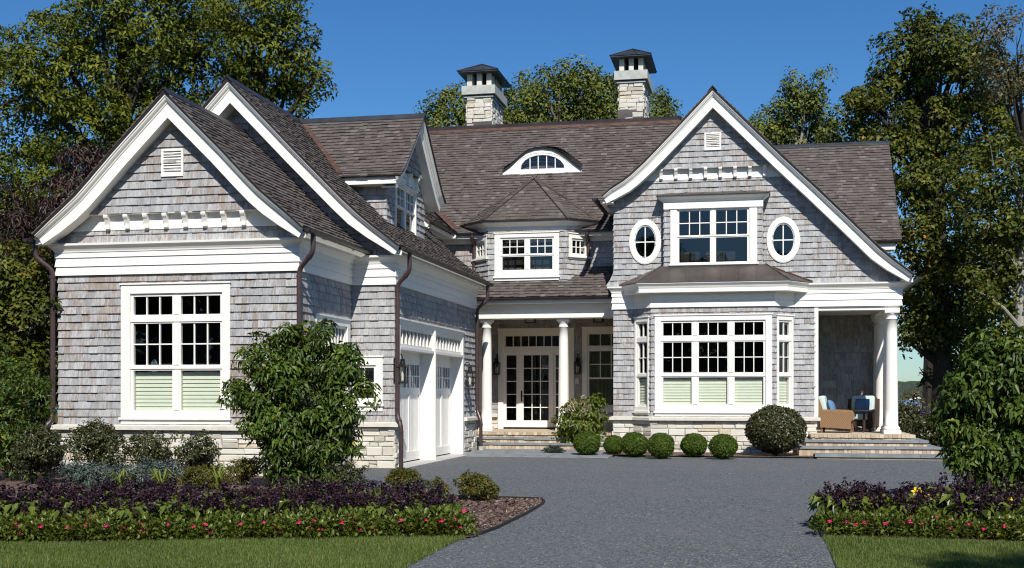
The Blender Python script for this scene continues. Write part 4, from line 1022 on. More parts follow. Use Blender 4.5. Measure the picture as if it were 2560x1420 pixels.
for px in (1325, 1345.5, 1366.5, 1388):
    u, z = on_y(px, 421.5-34*math.sqrt(max(0, 1-((px-1357)/55)**2)), ye); mb.fbox(Fe, u-.014, u+.014, -.03, .0, zb0, z)
ey = mb.build('eyebrow_window', 'white', H)
g = MB(); g.add([Fe(u, -.02, z) for u, z in IC], [tuple(range(11))], .5); g.build('glass', 'glass', ey)
mb = MB(); mb.fbox(Fe, IC[0][0]-.05, IC[10][0]+.05, -.5, -.48, zb0-.1, zb0+.6); mb.build('room', 'room', ey)
mb = MB(); arch = [(1357-72*math.cos(t), 428-46*math.sin(t)) for t in np.linspace(.06, math.pi-.06, 17)]
for p, q in zip(arch, arch[1:]):
    a, b = on_y(*p, ye), on_y(*q, ye); mb.tube([Fe(a[0], .032, a[1]), Fe(b[0], .032, b[1])], .012, 4, .5)
mb.build('arch_moulding', 'white', ey)
cs = []                                                # smooth the outer curve, then run shingle courses back to the roof
for i in range(10):
    for t in (0, .5): cs.append((OC[i][0]*(1-t)+OC[i+1][0]*t, OC[i][1]*(1-t)+OC[i+1][1]*t))
cs.append(OC[10])
mb = MB()
for i in range(len(cs)-1):
    for j in range(9):
        q = []
        for (x, z), t in ((cs[i], j/9), (cs[i+1], j/9), (cs[i+1], (j+1)/9), (cs[i], (j+1)/9)):
            y0 = ye-.10; y1 = max(main_y(z+.25)+.1, y0+.05); y = y0+(y1-y0)*t
            q.append(Vector((x, y, z+.03+.26*t+(.018 if t == j/9 else 0))))
        mb.add(q, ((0, 1, 2, 3),), rnd.random())
mb.build('eyebrow_roof', 'roof', ey)
mb = MB()
for a, b in zip(cs, cs[1:]): mb.hexa([(a[0], ye-.09, a[1]-.005), (b[0], ye-.09, b[1]-.005), (b[0], ye+.02, b[1]-.005), (a[0], ye+.02, a[1]-.005), (a[0], ye-.095, a[1]+.03), (b[0], ye-.095, b[1]+.03), (b[0], ye+.02, b[1]+.028), (a[0], ye+.02, a[1]+.028)], .5)
mb.build('drip_edge', 'bronze', ey)
# ---- chimneys
def chimney(x0, x1, y0, y1, dz):
    mb = MB(); zt = 11.2+dz
    stones(mb, frame((x0, y0, 0), (1, 0, 0)), 0, x1-x0, 9.9, zt, .03, (.1, .17), (.14, .42)); stones(mb, frame((x1, y0, 0), (0, 1, 0)), 0, y1-y0, 9.3, zt, .03, (.1, .17), (.14, .42))
    stones(mb, frame((x1, y1, 0), (-1, 0, 0)), 0, x1-x0, 9.3, zt, .03, (.1, .17), (.2, .5)); stones(mb, frame((x0, y1, 0), (0, -1, 0)), 0, y1-y0, 9.3, zt, .03, (.1, .17), (.2, .5))
    c = mb.build('chimney', 'stone', H)
    mb = MB(); mb.box(x0+.01, y0+.01, 9, x1-.01, y1-.01, zt+.02); mb.build('mortar', 'mortar', c)
    mb = MB(); e = .08; mb.box(x0-e, y0-e, zt, x1+e, y1+e, zt+.05); e = .15; mb.box(x0-e, y0-e, zt+.09, x1+e, y1+e, zt+.37); mb.build('slab', 'slab', c)
    mb = MB(); mb.box(x0-.02, y0-.02, zt+.05, x1+.02, y1+.02, zt+.09); mb.build('copper_band', 'copper', c)
    s0 = zt+.37; h = .42; mb = MB(); w = (x1-x0)/5.0
    sp = [(x0+(x1-x0-w)*i/2, q) for i in range(3) for q in (y0, y1-w)]+[(q, y0+(y1-y0-w)*i/4) for i in range(1, 4) for q in (x0, x1-w)]
    for a, q in sp: mb = MB(); mb.box(a, q, s0, a+w, q+w, s0+h); mb.build('pier', 'cap', c)
    mb = MB(); mb.box(x0+.2, y0+.25, s0, x1-.2, y1-.25, s0+h); mb.build('flue', 'room', c)
    mb = MB(); e = .26; z = s0+h; cx, cy = (x0+x1)/2, (y0+y1)/2; L = .45
    mb.box(x0-e, y0-e, z, x1+e, y1+e, z+.04)
    A = [(x0-e-.02, y0-e-.02, z+.04), (x1+e+.02, y0-e-.02, z+.04), (x1+e+.02, y1+e+.02, z+.04), (x0-e-.02, y1+e+.02, z+.04), (cx, cy-L, z+.40), (cx, cy+L, z+.40)]
    mb.add(A, ((0, 1, 4), (1, 2, 5, 4), (2, 3, 5), (3, 0, 4, 5)), .5)
    cap = mb.build('chimney_cap', 'capmetal', c)
    mb = MB()
    for a, b in ((0, 4), (1, 4), (2, 5), (3, 5), (4, 5)): mb.tube([Vector(A[a])+Z*.01, Vector(A[b])+Z*.015], .018, 5, .5)
    for t in (.33, .67): mb.tube([Vector(A[0]).lerp(Vector(A[1]), t)+Z*.01, Vector(A[4])+Z*.01], .01, 4, .5)
    mb.build('cap_seams', 'capmetal', cap)
    mb = MB(); mb.box(x0-.045, y0-.05, 9.8, x1+.03, y0+.01, 10.42+dz*.7); mb.build('flashing', 'seam', c)
chimney(-9.24, -8.43, 38.2, 39.9, 0.03); chimney(-4.25, -3.49, 38.2, 39.9, .25)
# ---- right gable wing
RGi = [(-3.86, 6.585), (-3.63, 6.69), (-3.24, 6.89), (-3.0, 7.07), (-2.62, 7.41), (-1.92, 8.12), (-1.08, 8.99), (.46, 7.41), (1.32, 6.56), (2.14, 5.73), (2.88, 4.97), (3.26, 4.68), (3.78, 4.365)]
Y3 = 32.0; F3 = front(Y3); Yg = Y3-.13
rake(RGi, 31.6, Yg); gable_roof(RGi, 31.46, 38.6)
def left3(z):
    if z > 6.5: return rake_x(RGi, z, -1)
    return -3.70-(max(0, 4.95-z)**2)*.8
ow = []
for px, py in ((1613, 605), (1958, 600)):
    x, z = on_y(px, py, Y3); ow.append((x, z))
uw, hu = window(front(31.7), (*YX(1676, 1893, 31.66), 4.86, ZY(520, 31.66, 1780)), [(*YX(1698, 1775, 31.7), 3), (*YX(1790, 1868, 31.7), 3)], [(ZY(655, 31.7, 1780), ZY(594, 31.7, 1780), 1, 'plain'), (ZY(587, 31.7, 1780), ZY(526, 31.7, 1780), 2, 'grid')], sill_z=4.95, room=1.0)
mb = MB(); ho = [(x-.25, x+.25, z-.40, z+.40) for x, z in ow]+[(-2.2, .08, 4.9, 6.6)]
shingles(mb, (0, Y3, 0), (1, 0, 0), [(0, .95), (0, 3.81)], plain_lim(-3.716, 1.53), .151, (.08, .2), holes=[(-3.0, .85, 0, 4)])
shingles(mb, (0, Y3, 0), (1, 0, 0), [(0, 4.42), (0, 7.24)], lambda z: (left3(z), rake_x(RGi, z, 1)), .151, (.08, .2), holes=ho)
mb.build('wall', 'siding', H)
mb = MB(); shingles(mb, (0, Yg, 0), (1, 0, 0), [(0, 7.47), (0, 9.1)], lambda z: (rake_x(RGi, z, -1), rake_x(RGi, z, 1)), .152, (.08, .2)); mb.build('wall', 'siding', H)
mb = MB(); a, b = rake_x(RGi, 7.35, -1), rake_x(RGi, 7.35, 1); zb1, zb2 = ZY(447, Y3-.03, 1780), ZY(421, Y3-.03, 1780)
mb.prism(F3, [(a-.2, zb1), (b+.2, zb1), (b, zb2+.04), (a, zb2+.04)], -.01, .03); band = mb.build('gable_band', 'white', H)
mb = MB(); mb.fbox(F3, a+.03, b-.03, .03, .15, zb2+.015, zb2+.035); mb.build('band_soffit', 'white', band)
for i in range(8): bracket(band, frame((0, Y3-.03, 0), (1, 0, 0)), on_y(1653+i*(1912-1653)/7., 430, Y3-.09)[0], zb2+.015, .085, .13, .26)
louver(front(Yg), on_y(1761, 350, Yg)[0], on_y(1803, 350, Yg)[0], ZY(376, Yg, 1780), ZY(331, Yg, 1780))
for x, z in ow:                                        # oval windows
    mb = MB(); k = 40; rx, rz, gx_, gz_ = .425, .60, .265, .415
    loops = [(rx, rz, .0), (rx, rz, .045), (rx*.93, rz*.95, .055), (gx_*1.12, gz_*1.08, .05), (gx_*1.1, gz_*1.07, .03), (gx_, gz_, .02), (gx_, gz_, -.06)]
    vs = [F3(x+a*math.cos(2*math.pi*i/k), n_, z+b*math.sin(2*math.pi*i/k)) for a, b, n_ in loops for i in range(k)]
    mb.add(vs, [(j*k+i, j*k+(i+1) % k, (j+1)*k+(i+1) % k, (j+1)*k+i) for j in range(len(loops)-1) for i in range(k)], .5)
    o = mb.build('oval_window', 'white', H)
    mb = MB(); mb.fbox(F3, x-.014, x+.014, -.05, .0, z-gz_, z+gz_); mb.fbox(F3, x-gx_, x+gx_, -.051, -.002, z-.014, z+.014); mb.build('muntin', 'white', o)
    g = MB(); g.add([F3(x+gx_*1.02*math.cos(2*math.pi*i/k), -.035, z+gz_*1.02*math.sin(2*math.pi*i/k)) for i in range(k)], [tuple(range(k))], .5); g.build('glass', 'glass', o)
    mb = MB(); mb.add([F3(x-.4, -.065, z-.5), F3(x+.4, -.065, z-.5), F3(x+.4, -.065, z+.5), F3(x-.4, -.065, z+.5), F3(x-.4, -.9, z-.5), F3(x+.4, -.9, z-.5), F3(x+.4, -.9, z+.5), F3(x-.4, -.9, z+.5)], ((4, 5, 6, 7), (0, 1, 5, 4), (1, 2, 6, 5), (2, 3, 7, 6), (3, 0, 4, 7)), .5); mb.build('room', 'room', o)
# the projecting window bump with its small roof
bx0, bx1 = YX(1661, 1906, 31.7); Fu = front(31.7)
hz0, hz1 = ZY(520, 31.68, 1780), ZY(503, 31.68, 1780)
mb = MB(); shingles(mb, (0, 31.7, 0), (1, 0, 0), [(0, 4.7), (0, hz0+.02)], plain_lim(bx0, bx1), .151, (.06, .12), holes=[hu])
shingles(mb, (bx1, 31.7, 0), (0, 1, 0), [(0, 4.7), (0, hz0+.02)], plain_lim(-.01, .3), .151, (.1, .2)); shingles(mb, (bx0, 32.0, 0), (0, -1, 0), [(0, 4.7), (0, hz0+.02)], plain_lim(0, .31), .151, (.1, .2)); mb.build('wall', 'siding', H)
mb = MB(); mb.box(bx0-.02, 31.66, hz0, bx1+.02, 32.0, hz1); hd_ = mb.build('window_header', 'white', H)
plan_sweep([(bx0, 32.0), (bx0, 31.7), (bx1, 31.7), (bx1, 32.0)], [(0, hz1-.01), (.03, hz1-.01), (.05, hz1+.02), (.09, hz1+.07), (.16, hz1+.12), (.17, hz1+.135), (.17, hz1+.165), (0, hz1+.17)], 'white', 'cornice')
mb = MB(); t = hz1+.172; A = [(bx0-.2, 31.48, t), (bx1+.2, 31.48, t), (bx1+.2, 32.02, t), (bx0-.2, 32.02, t), (bx0+.12, 31.99, t+.13), (bx1-.12, 31.99, t+.13)]
mb.add(A, ((0, 1, 5, 4), (1, 2, 5), (3, 0, 4)), .5); mb.add([(a[0], a[1], a[2]-.02) for a in A[:4]]+A[:4], ((0, 1, 5, 4), (1, 2, 6, 5), (3, 0, 4, 7), (0, 3, 2, 1)), .5)
br_ = mb.build('window_roof', 'seam', H)
mb = MB()
for t_ in (.2, .4, .6, .8): mb.tube([Vector(A[0]).lerp(Vector(A[1]), t_)+Z*.006, Vector(A[4]).lerp(Vector(A[5]), t_)+Z*.006], .009, 4, .5)
mb.build('seams', 'seam', br_)
# ground floor bay
B4 = [(-3.15, 32.0), (-2.66, 31.5), (.475, 31.5), (.965, 32.0)]
Fy = front(31.5); by = lambda py: ZY(py, 31.5, 1785)
bc = [YX(1658, 1729, 31.5), YX(1747, 1818.5, 31.5), YX(1836.5, 1908.5, 31.5)]
wb, hbay = window(Fy, (*YX(1637, 1930, 31.5), .965, by(788)), [(*c, 3) for c in bc], [(by(1011), by(943), 1, 'blind'), (by(931), by(855), 2, 'grid'), (by(838), by(806), 1, 'grid')], sill_z=1.09)
FBR = frame((.475, 31.5, 0), d45); FBL = frame((-3.15, 32.0, 0), d45l); sl = math.hypot(.49, .5)
rows_ = [(by(1011), by(943), 1, 'blind'), (by(931), by(855), 2, 'grid'), (by(838), by(806), 1, 'grid')]
wr_, hbr = window(FBR, (.07, .66, 1.0, by(790)), [(.18, .55, 2)], rows_, sill_z=1.09, room=.3)
wl_, hbl = window(FBL, (.04, .62, 1.0, by(790)), [(.15, .51, 2)], rows_, sill_z=1.09, room=.3)
mb = MB(); shingles(mb, (0, 31.5, 0), (1, 0, 0), [(0, .95), (0, 3.81)], plain_lim(-2.67, .485), .151, (.07, .14), holes=[hbay])
shingles(mb, FBR.O, FBR.U, [(0, .95), (0, 3.81)], plain_lim(-.01, sl), .151, (.07, .14), holes=[hbr]); shingles(mb, FBL.O, FBL.U, [(0, .95), (0, 3.81)], plain_lim(0, sl+.01), .151, (.07, .14), holes=[hbl]); mb.build('bay_wall', 'siding', H)
P4 = [(-3.7, 34), (-3.7, 32.0)]+B4+[(3.62, 32.0), (3.62, 36.5)]
plan_sweep(P4, CORN, 'white', 'cornice')
plan_sweep([(-3.7, 34), (-3.7, 32.0)]+B4+[(1.52, 32.0), (1.52, 32.7)], CAP, 'cap', 'water_table')
stone_run([(-3.7, 33), (-3.7, 32.0)]+B4+[(1.52, 32.0), (1.52, 32.6)], -.03, .85)
cp = [(-3.50, 31.98), (-2.98, 31.15), (.82, 31.15), (1.40, 31.98)]
plan_sweep(cp, [(-.5, 4.17), (-.03, 4.17), (-.03, 4.27), (-.02, 4.285), (.0, 4.33), (.05, 4.38), (.06, 4.39), (.06, 4.425), (-.5, 4.43)], 'white', 'bay_cornice')
mb = MB(); tp = [(-2.42, 31.99, 4.90), (-2.42, 31.68, 4.90), (.27, 31.68, 4.90), (.27, 31.99, 4.90)]; lo = [(x, y, 4.432) for x, y in off_path(cp, .07, -1)]
mb.add(lo+tp, ((0, 1, 5, 4), (1, 2, 6, 5), (2, 3, 7, 6), (4, 5, 6, 7)), .5); mb.add([(x, y, 4.41) for x, y, _ in lo]+lo, ((0, 1, 5, 4), (1, 2, 6, 5), (2, 3, 7, 6), (0, 3, 2, 1)), .5)
bro = mb.build('bay_roof', 'seam', H)
mb = MB()
for i in range(1, 9):
    u = lo[1][0]+(lo[2][0]-lo[1][0])*(i-.2)/8.6; s_ = (lo[1][1], tp[1][1]); u2 = min(max(u, tp[1][0]), tp[2][0])
    if u < tp[1][0]: f_ = (u-lo[1][0])/(tp[1][0]-lo[1][0])
    elif u > tp[2][0]: f_ = (lo[2][0]-u)/(lo[2][0]-tp[2][0])
    else: f_ = 1
    a = Vector((u, lo[1][1], 4.432)); b = Vector((u, lo[1][1]+(tp[1][1]-lo[1][1])*f_, 4.432+(4.9-4.432)*f_))
    mb.hexa([a+Vector((-.008, 0, 0)), a+Vector((.008, 0, 0)), b+Vector((.008, 0, 0)), b+Vector((-.008, 0, 0)), a+Vector((-.008, 0, .028)), a+Vector((.008, 0, .028)), b+Vector((.008, 0, .028)), b+Vector((-.008, 0, .028))], .5)
for i, j in ((1, 1), (2, 2)): mb.tube([Vector(lo[i])+Z*.01, Vector(tp[j])+Z*.01], .018, 5, .5)
mb.build('seams', 'seam', bro)
mb = MB(); mb.tube([(bx0-.05, 31.99, 4.93), (lo[0][0], 31.97, 4.45)], .025, 5, .5); mb.tube([(bx1+.05, 31.99, 4.93), (lo[3][0], 31.97, 4.45)], .025, 5, .5); mb.build('flashing', 'copper', bro)
gutter((-4.15, 37.5, 6.70), (-4.15, 31.42, 6.70)); gutter((4.06, 31.42, 4.47), (4.06, 37.0, 4.47))
eave_soffit(3.62, 3.9, 31.65, 37, 4.42, 4.36)
mb = MB(); mb.box(-4.02, 31.65, 6.6, -3.68, 37, 6.63); mb.build('eave_soffit', 'white', H)
mb = MB(); shingles(mb, (-3.7, 37, 0), (0, -1, 0), [(0, 4.4), (0, 6.6)], plain_lim(0, 5.0), .151, (.1, .2)); mb.build('wall', 'siding', H)
# covered porch on the right
FP = .53
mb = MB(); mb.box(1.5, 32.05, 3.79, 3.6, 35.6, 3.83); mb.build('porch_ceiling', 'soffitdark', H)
mb = MB(); mb.box(1.53, 32.0, 3.70, 3.62, 32.4, 3.80); mb.box(3.22, 32.4, 3.70, 3.62, 36.6, 3.80); mb.build('porch_beam', 'white', H)
mb = MB(); mb.box(1.50, 31.97, .955, 1.60, 32.06, 3.8); mb.build('corner_board', 'white', H)
mb = MB(); mb.box(1.4, 35.52, 0, 3.28, 35.6, 3.9); mb.box(1.45, 32.1, 0, 1.51, 35.5, 3.8); mb.build('wall', 'shelf', H)
mb = MB(); shingles(mb, (0, 35.5, 0), (1, 0, 0), [(0, FP), (0, 3.8)], plain_lim(1.4, 3.30), .2, (.12, .25)); shingles(mb, (1.52, 32.05, 0), (0, 1, 0), [(0, FP), (0, 3.8)], plain_lim(0, 3.5), .2, (.12, .25))
shingles(mb, (3.30, 35.5, 0), (0, 1, 0), [(0, FP), (0, 3.8)], plain_lim(0, 6), .2, (.12, .25)); mb.build('wall', 'siding', H)
for x, y in ((3.42, 32.02), (3.42, 32.62), (3.42, 34.6), (3.42, 35.25)): column(x, y, FP, 3.70, .16)
steps((1.36, 1.20, 1.02), (3.87, 4.13, 4.37), (30.9, 30.55, 30.2), (FP, .405, .26), yback=36.6, name='porch_steps')
mb = MB(); x = 1.40
while x < 4.5:
    l = min(rnd.uniform(.8, 1.3), 4.52-x); mb.box(x+.004, 29.6, .03, x+l-.004, 30.4, .1, rnd.random()); x += l
pb = mb.build('porch_steps', 'bluestone', H)
mb = MB(); mb.box(1.45, 29.64, -.05, 4.5, 30.3, .03, .5); mb.build('riser', 'brick', pb)
# ---- rear wing on the right
mb = MB(); shingles(mb, (0, 37.35, 0), (1, 0, 0), [(0, 6.14), (.6, 6.62), (3.65, 9.80)], plain_lim(-1.2, 4.29), .14, (.09, .22), .026, jag=.015); rr_ = mb.build('roof', 'roof', H)
mb = MB(); mb.quad((-1, 37.4, 6.1), (4.27, 37.4, 6.1), (4.27, 37.97, 6.56), (-1, 37.97, 6.56), .5); mb.quad((-1, 37.97, 6.56), (4.27, 37.97, 6.56), (4.27, 41, 9.72), (-1, 41, 9.72), .5); mb.quad((-1, 41, 9.74), (4.27, 41, 9.74), (4.27, 44.6, 6.1), (-1, 44.6, 6.1), .5); mb.build('roof_deck', 'roof', rr_)
mb = MB()
for sg in (-1, 1): mb.hexa([(-1, 41, 9.81), (4.32, 41, 9.81), (4.32, 41+sg*.11, 9.73), (-1, 41+sg*.11, 9.73), (-1, 41, 9.86), (4.32, 41, 9.86), (4.32, 41+sg*.11, 9.77), (-1, 41+sg*.11, 9.77)], .5)
mb.build('ridge_cap', 'capmetal', rr_)
mb = MB(); mb.box(-1, 37.36, 5.86, 4.1, 37.42, 6.08); mb.box(-1, 37.42, 5.86, 4.0, 37.9, 5.9); mb.build('eave_soffit', 'white', H)
gutter((1.5, 37.28, 6.13), (4.25, 37.28, 6.13))
mb = MB(); shingles(mb, (0, 37.9, 0), (1, 0, 0), [(0, 0), (0, 5.9)], plain_lim(-1, 3.85), .2, (.12, .25)); shingles(mb, (3.85, 37.9, 0), (0, 1, 0), [(0, 0), (0, 9.7)], lambda z: (max(0, z-6.1), 6.2-max(0, z-6.1)), .2, (.12, .25)); mb.build('wall', 'siding', H)

# ------------------------------------------------------------------ foliage
def np_mesh(name, V, Fc, T, mat):
    me = bpy.data.meshes.new(name); V = np.asarray(V, np.float32); Fc = np.asarray(Fc, np.int32); k = Fc.shape[1]
    me.vertices.add(len(V)); me.vertices.foreach_set('co', V.ravel())
    me.loops.add(Fc.size); me.loops.foreach_set('vertex_index', Fc.ravel())
    me.polygons.add(len(Fc)); me.polygons.foreach_set('loop_start', np.arange(0, Fc.size, k, dtype=np.int32))
    me.update(calc_edges=True); me.validate()
    a = me.attributes.new('tone', 'FLOAT', 'FACE'); a.data.foreach_set('value', np.asarray(T, np.float32))
    me.materials.append(M[mat]); return me
def unit(a): return a/np.maximum(np.linalg.norm(a, axis=1, keepdims=True), 1e-9)
def leaf_arrays(P, D, L, Wd, T, rg, droop=.0, flat=.6, fold=.12, Nv=None):
    """pointed, folded leaves: base P, direction D, length L, width Wd"""
    n = len(P); up = np.tile([0, 0, 1.0], (n, 1))+rg.normal(0, flat, (n, 3))
    if Nv is not None: up = unit(Nv); D = D-up*np.sum(D*up, 1, keepdims=True)*.8
    D = unit(D)
    Sd = unit(np.cross(D, up)); Nn = np.cross(Sd, D); L = L[:, None]; Wd = Wd[:, None]
    a = P; b = P+D*L*.42+Sd*Wd*.5+Nn*L*fold; c = P+D*L-np.array([0, 0, 1.0])*L*droop; d = P+D*L*.42-Sd*Wd*.5+Nn*L*fold
    V = np.stack([a, b, c, d], 1).reshape(-1, 3); i = np.arange(n)*4
    Fc = np.concatenate([np.stack([i, i+1, i+2], 1), np.stack([i, i+2, i+3], 1)]); TT = np.concatenate([T, T])
    return V, Fc, TT
def merge(parts):
    V = []; Fc = []; T = []; o = 0
    for v, f, t in parts: V.append(v); Fc.append(f+o); T.append(t); o += len(v)
    return np.concatenate(V), np.concatenate(Fc), np.concatenate(T)
def foliage(blobs, rg, clump, cr, per, L, asp=.5, inner=.55, droop=.1, up=.25, flat=.6, spread=.22, gap=0.0, zflat=.8):
    """leaf clumps through ellipsoids; clump = clumps per square metre of ellipsoid surface"""
    parts = []
    for c, r in blobs:
        c = np.array(c, float); r = np.array(r, float); pm = 1.6
        area = 4*math.pi*(((r[0]*r[1])**pm+(r[0]*r[2])**pm+(r[1]*r[2])**pm)/3)**(1/pm)
        k = max(3, int(area*clump)); d = unit(rg.normal(0, 1, (k, 3)))
        rad = inner+(1.05-inner)*rg.random(k)**.6; p = c+d*r*rad[:, None]*(1+.16*np.sin(d[:, :1]*5+c[0]*3+c[2])*np.sin(d[:, 2:]*6+c[1]))
        if gap: keep = rg.random(k) > gap; p, d = p[keep], d[keep]; k = len(p)
        o = unit(d/r); cs = cr*rg.uniform(.65, 1.35, k); ct = rg.random(k)
        m = max(3, per); P = np.repeat(p, m, 0); O = np.repeat(o, m, 0); S_ = np.repeat(cs, m)[:, None]; n = len(P)
        dl = unit(rg.normal(0, 1, (n, 3))+O*.55+np.array([0, 0, .35]))          # each clump is a small mound of leaves
        P = P+dl*S_*(.45+.6*rg.random((n, 1))**.6)*np.array([1, 1, zflat])
        Nv = dl+O*.25+np.array([0, 0, .35])+rg.normal(0, flat*.62, (n, 3))
        D = rg.normal(0, .8, (n, 3))+dl*.5+np.array([0, 0, up-.25])
        T = np.clip(np.repeat(ct, m)*.5+rg.random(n)*.5+rg.normal(0, spread*.3, n), 0, 1)
        ll = L*rg.uniform(.65, 1.3, n)
        parts.append(leaf_arrays(P, D, ll, ll*asp, T, rg, droop, flat, Nv=Nv))
    return merge(parts)
def px_blobs(base, d, spec, rg, depth=1.0):
    out = []
    for q in spec:
        px, py, rx, ry = q[:4]; dd = q[4] if len(q) > 4 else rg.uniform(-.5, .5)*depth
        p = at_depth(px, py, d+dd*1.0); s = d/3000.
        out.append((tuple(p-base), (rx*s, min(rx, ry)*s*1.05, ry*s)))
    return out
def limbs(mb, top, blobs, r0, rg, frac=.9):
    for c, r in blobs:
        c = Vector(c); s = Vector((top.x*.5, top.y*.5, max(.2*top.z, min(top.z, c.z*.75))))
        m = s.lerp(c, .5)+Vector((rg.normal(0, .04), rg.normal(0, .04), .06))*(c-s).length
        mb.tube([s, m, s.lerp(c, frac)], [r0*.5, r0*.3, r0*.09], 6, .5)
        for j in range(3):
            e = c+Vector(tuple(rg.normal(0, .55, 3)))*r[0]; mb.tube([m.lerp(c, .3+.2*j), (m.lerp(c, .6)+e)/2+Vector((0, 0, .05*r[2])), e], [r0*.16, r0*.1, r0*.03], 4, .5)
DENS = 1.75
def tree(name, label, cat, px, d, spec, leaf, seed, tr=.25, bark='bark', clump=2.2, cr=.45, per=26, L=.16, asp=.5, depth=2.0, group=None, crown_name='crown', ztop=None, **kw):
    rg = np.random.default_rng(seed); g = at_depth(px, 989, d); base = Vector((g.x, g.y, kw.pop('zb', -.02)))
    root = empty(name, base, label, cat, group)
    bl = px_blobs(base, d, spec, rg, depth)
    V, Fc, T = foliage(bl, rg, clump*(1.05 if d > 24 else 1.0), cr*1.15, int(per*(2.6 if d > 24 else 2.1)), L*(.82 if d > 24 else .84), asp, **kw)
    link(crown_name, np_mesh(crown_name, V, Fc, T, leaf), root)
    mb = MB(); zt = ztop if ztop else max(b[0][2] for b in bl)*.8
    top = Vector((float(rg.normal(0, .1)), 0, zt)); mb.tube([(0, 0, -.1), (tr*.2, 0, zt*.35), (0, 0, zt*.7), top], [tr*1.25, tr, tr*.75, tr*.35], 10, .5)
    limbs(mb, top, bl, tr, rg); mb.build('trunk', bark, root)
    return root
oakA = tree('oak_tree', 'broad dark green oak tree rising behind the left front gable', 'tree', 300, 37, [
    (40, 200, 110, 90), (130, 110, 95, 75), (60, 330, 120, 80), (180, 210, 120, 90), (250, 60, 110, 80), (300, 170, 120, 100), (200, 330, 120, 80),
    (380, 90, 110, 90), (420, 210, 110, 90), (330, 300, 110, 80), (60, 430, 90, 50), (230, 420, 100, 60), (340, 400, 80, 60), (460, 20, 110, 70), (300, -30, 160, 60), (500, 130, 90, 80), (-40, 120, 80, 90), (430, 330, 80, 70)],
    'oak', 11, .3, 'darkbark', clump=2.0, cr=.42, per=30, L=.20, asp=.42, gap=.12)
oakB = tree('oak_tree', 'dark oak tree with ragged crown against the sky behind the garage gable', 'tree', 640, 39, [
    (560, 120, 70, 80), (620, 60, 60, 70), (660, 150, 75, 80), (610, 220, 80, 70), (700, 60, 55, 60), (745, 90, 42, 60), (730, 180, 55, 50), (790, 190, 32, 42), (770, 225, 42, 35), (690, 240, 70, 45), (660, 10, 70, 50), (735, 20, 22, 30), (560, 290, 80, 60), (765, 278, 24, 16), (540, 30, 50, 60)],
    'oak', 12, .28, 'darkbark', clump=2.1, cr=.36, per=30, L=.20, asp=.42, gap=.1)
tree('oak_tree', 'lower green oak boughs behind the plum tree at the far left', 'tree', -30, 33, [(30, 520, 70, 40), (100, 470, 70, 40), (-40, 470, 60, 60), (60, 600, 80, 40), (180, 520, 50, 40), (20, 440, 60, 40)], 'oak', 13, .2, 'darkbark', clump=2.4, cr=.35, per=28, L=.18, asp=.42, gap=.15)
plum = tree('plum_tree', 'dark maroon leaved tree beside the left gable', 'tree', 90, 25.5, [(200, 430, 50, 55), (150, 520, 70, 50), (70, 540, 70, 50), (235, 400, 28, 40), (200, 480, 60, 50), (20, 600, 60, 60), (110, 600, 70, 55), (110, 690, 50, 50), (130, 800, 30, 60)], 'plum', 14, .14, 'darkbark', clump=5, cr=.25, per=26, L=.14, asp=.25, droop=.5, depth=.6)
tree('understory_tree', 'leafy green young tree filling the gap left of the house', 'tree', 40, 23.5, [(20, 720, 70, 70), (90, 700, 60, 60), (40, 820, 60, 60), (100, 800, 50, 60), (0, 640, 60, 50), (30, 900, 70, 60), (100, 900, 40, 60), (-30, 800, 60, 90)], 'maple', 15, .1, 'darkbark', clump=6, cr=.25, per=24, L=.13, asp=.6, depth=.5)
tree('shrub', 'tall leafy green shrub in front of the plum tree', 'shrub', 20, 21.0, [(20, 960, 60, 60), (-10, 1060, 70, 60), (50, 1050, 45, 50), (90, 1000, 30, 50), (-30, 920, 50, 70), (20, 1140, 60, 50), (-30, 1150, 60, 50), (75, 1120, 40, 40)], 'dogwood', 16, .05, 'darkbark', clump=11, cr=.16, per=22, L=.10, asp=.45, depth=.3)
popA = tree('poplar_tree', 'olive green bushy treetop between the two chimneys', 'tree', 1400, 58, [
    (1290, 280, 35, 60), (1330, 260, 34, 55), (1365, 250, 34, 60), (1410, 250, 36, 62), (1450, 235, 34, 55), (1490, 245, 36, 60), (1530, 260, 32, 60), (1555, 280, 28, 50), (1305, 225, 12, 28), (1352, 205, 13, 25), (1400, 205, 14, 22), (1440, 195, 12, 22), (1470, 195, 12, 22), (1510, 215, 13, 25), (1420, 340, 140, 60), (1300, 340, 60, 50), (1265, 310, 20, 45)],
    'poplar', 17, .3, 'bark', clump=2.6, cr=.40, per=26, L=.20, asp=.6, depth=3, up=.6, zflat=1.3)
tree('poplar_tree', 'sparse olive treetop left of the left chimney', 'tree', 1120, 60, [(1085, 290, 24, 40), (1125, 275, 26, 42), (1160, 270, 24, 42), (1120, 330, 60, 30), (1130, 245, 8, 18), (1075, 320, 14, 25), (1180, 290, 30, 40)], 'poplar', 18, .2, 'bark', clump=2.6, cr=.36, per=24, L=.20, asp=.6, depth=2, up=.6, zflat=1.3)
tree('poplar_tree', 'sparse olive treetop right of the right chimney', 'tree', 1640, 60, [(1625, 285, 16, 35), (1650, 275, 14, 32), (1665, 290, 18, 20), (1640, 310, 50, 20), (1655, 245, 6, 16), (1677, 272, 8, 10)], 'poplar', 19, .2, 'bark', clump=2.6, cr=.33, per=24, L=.20, asp=.6, depth=2, up=.6, zflat=1.3)
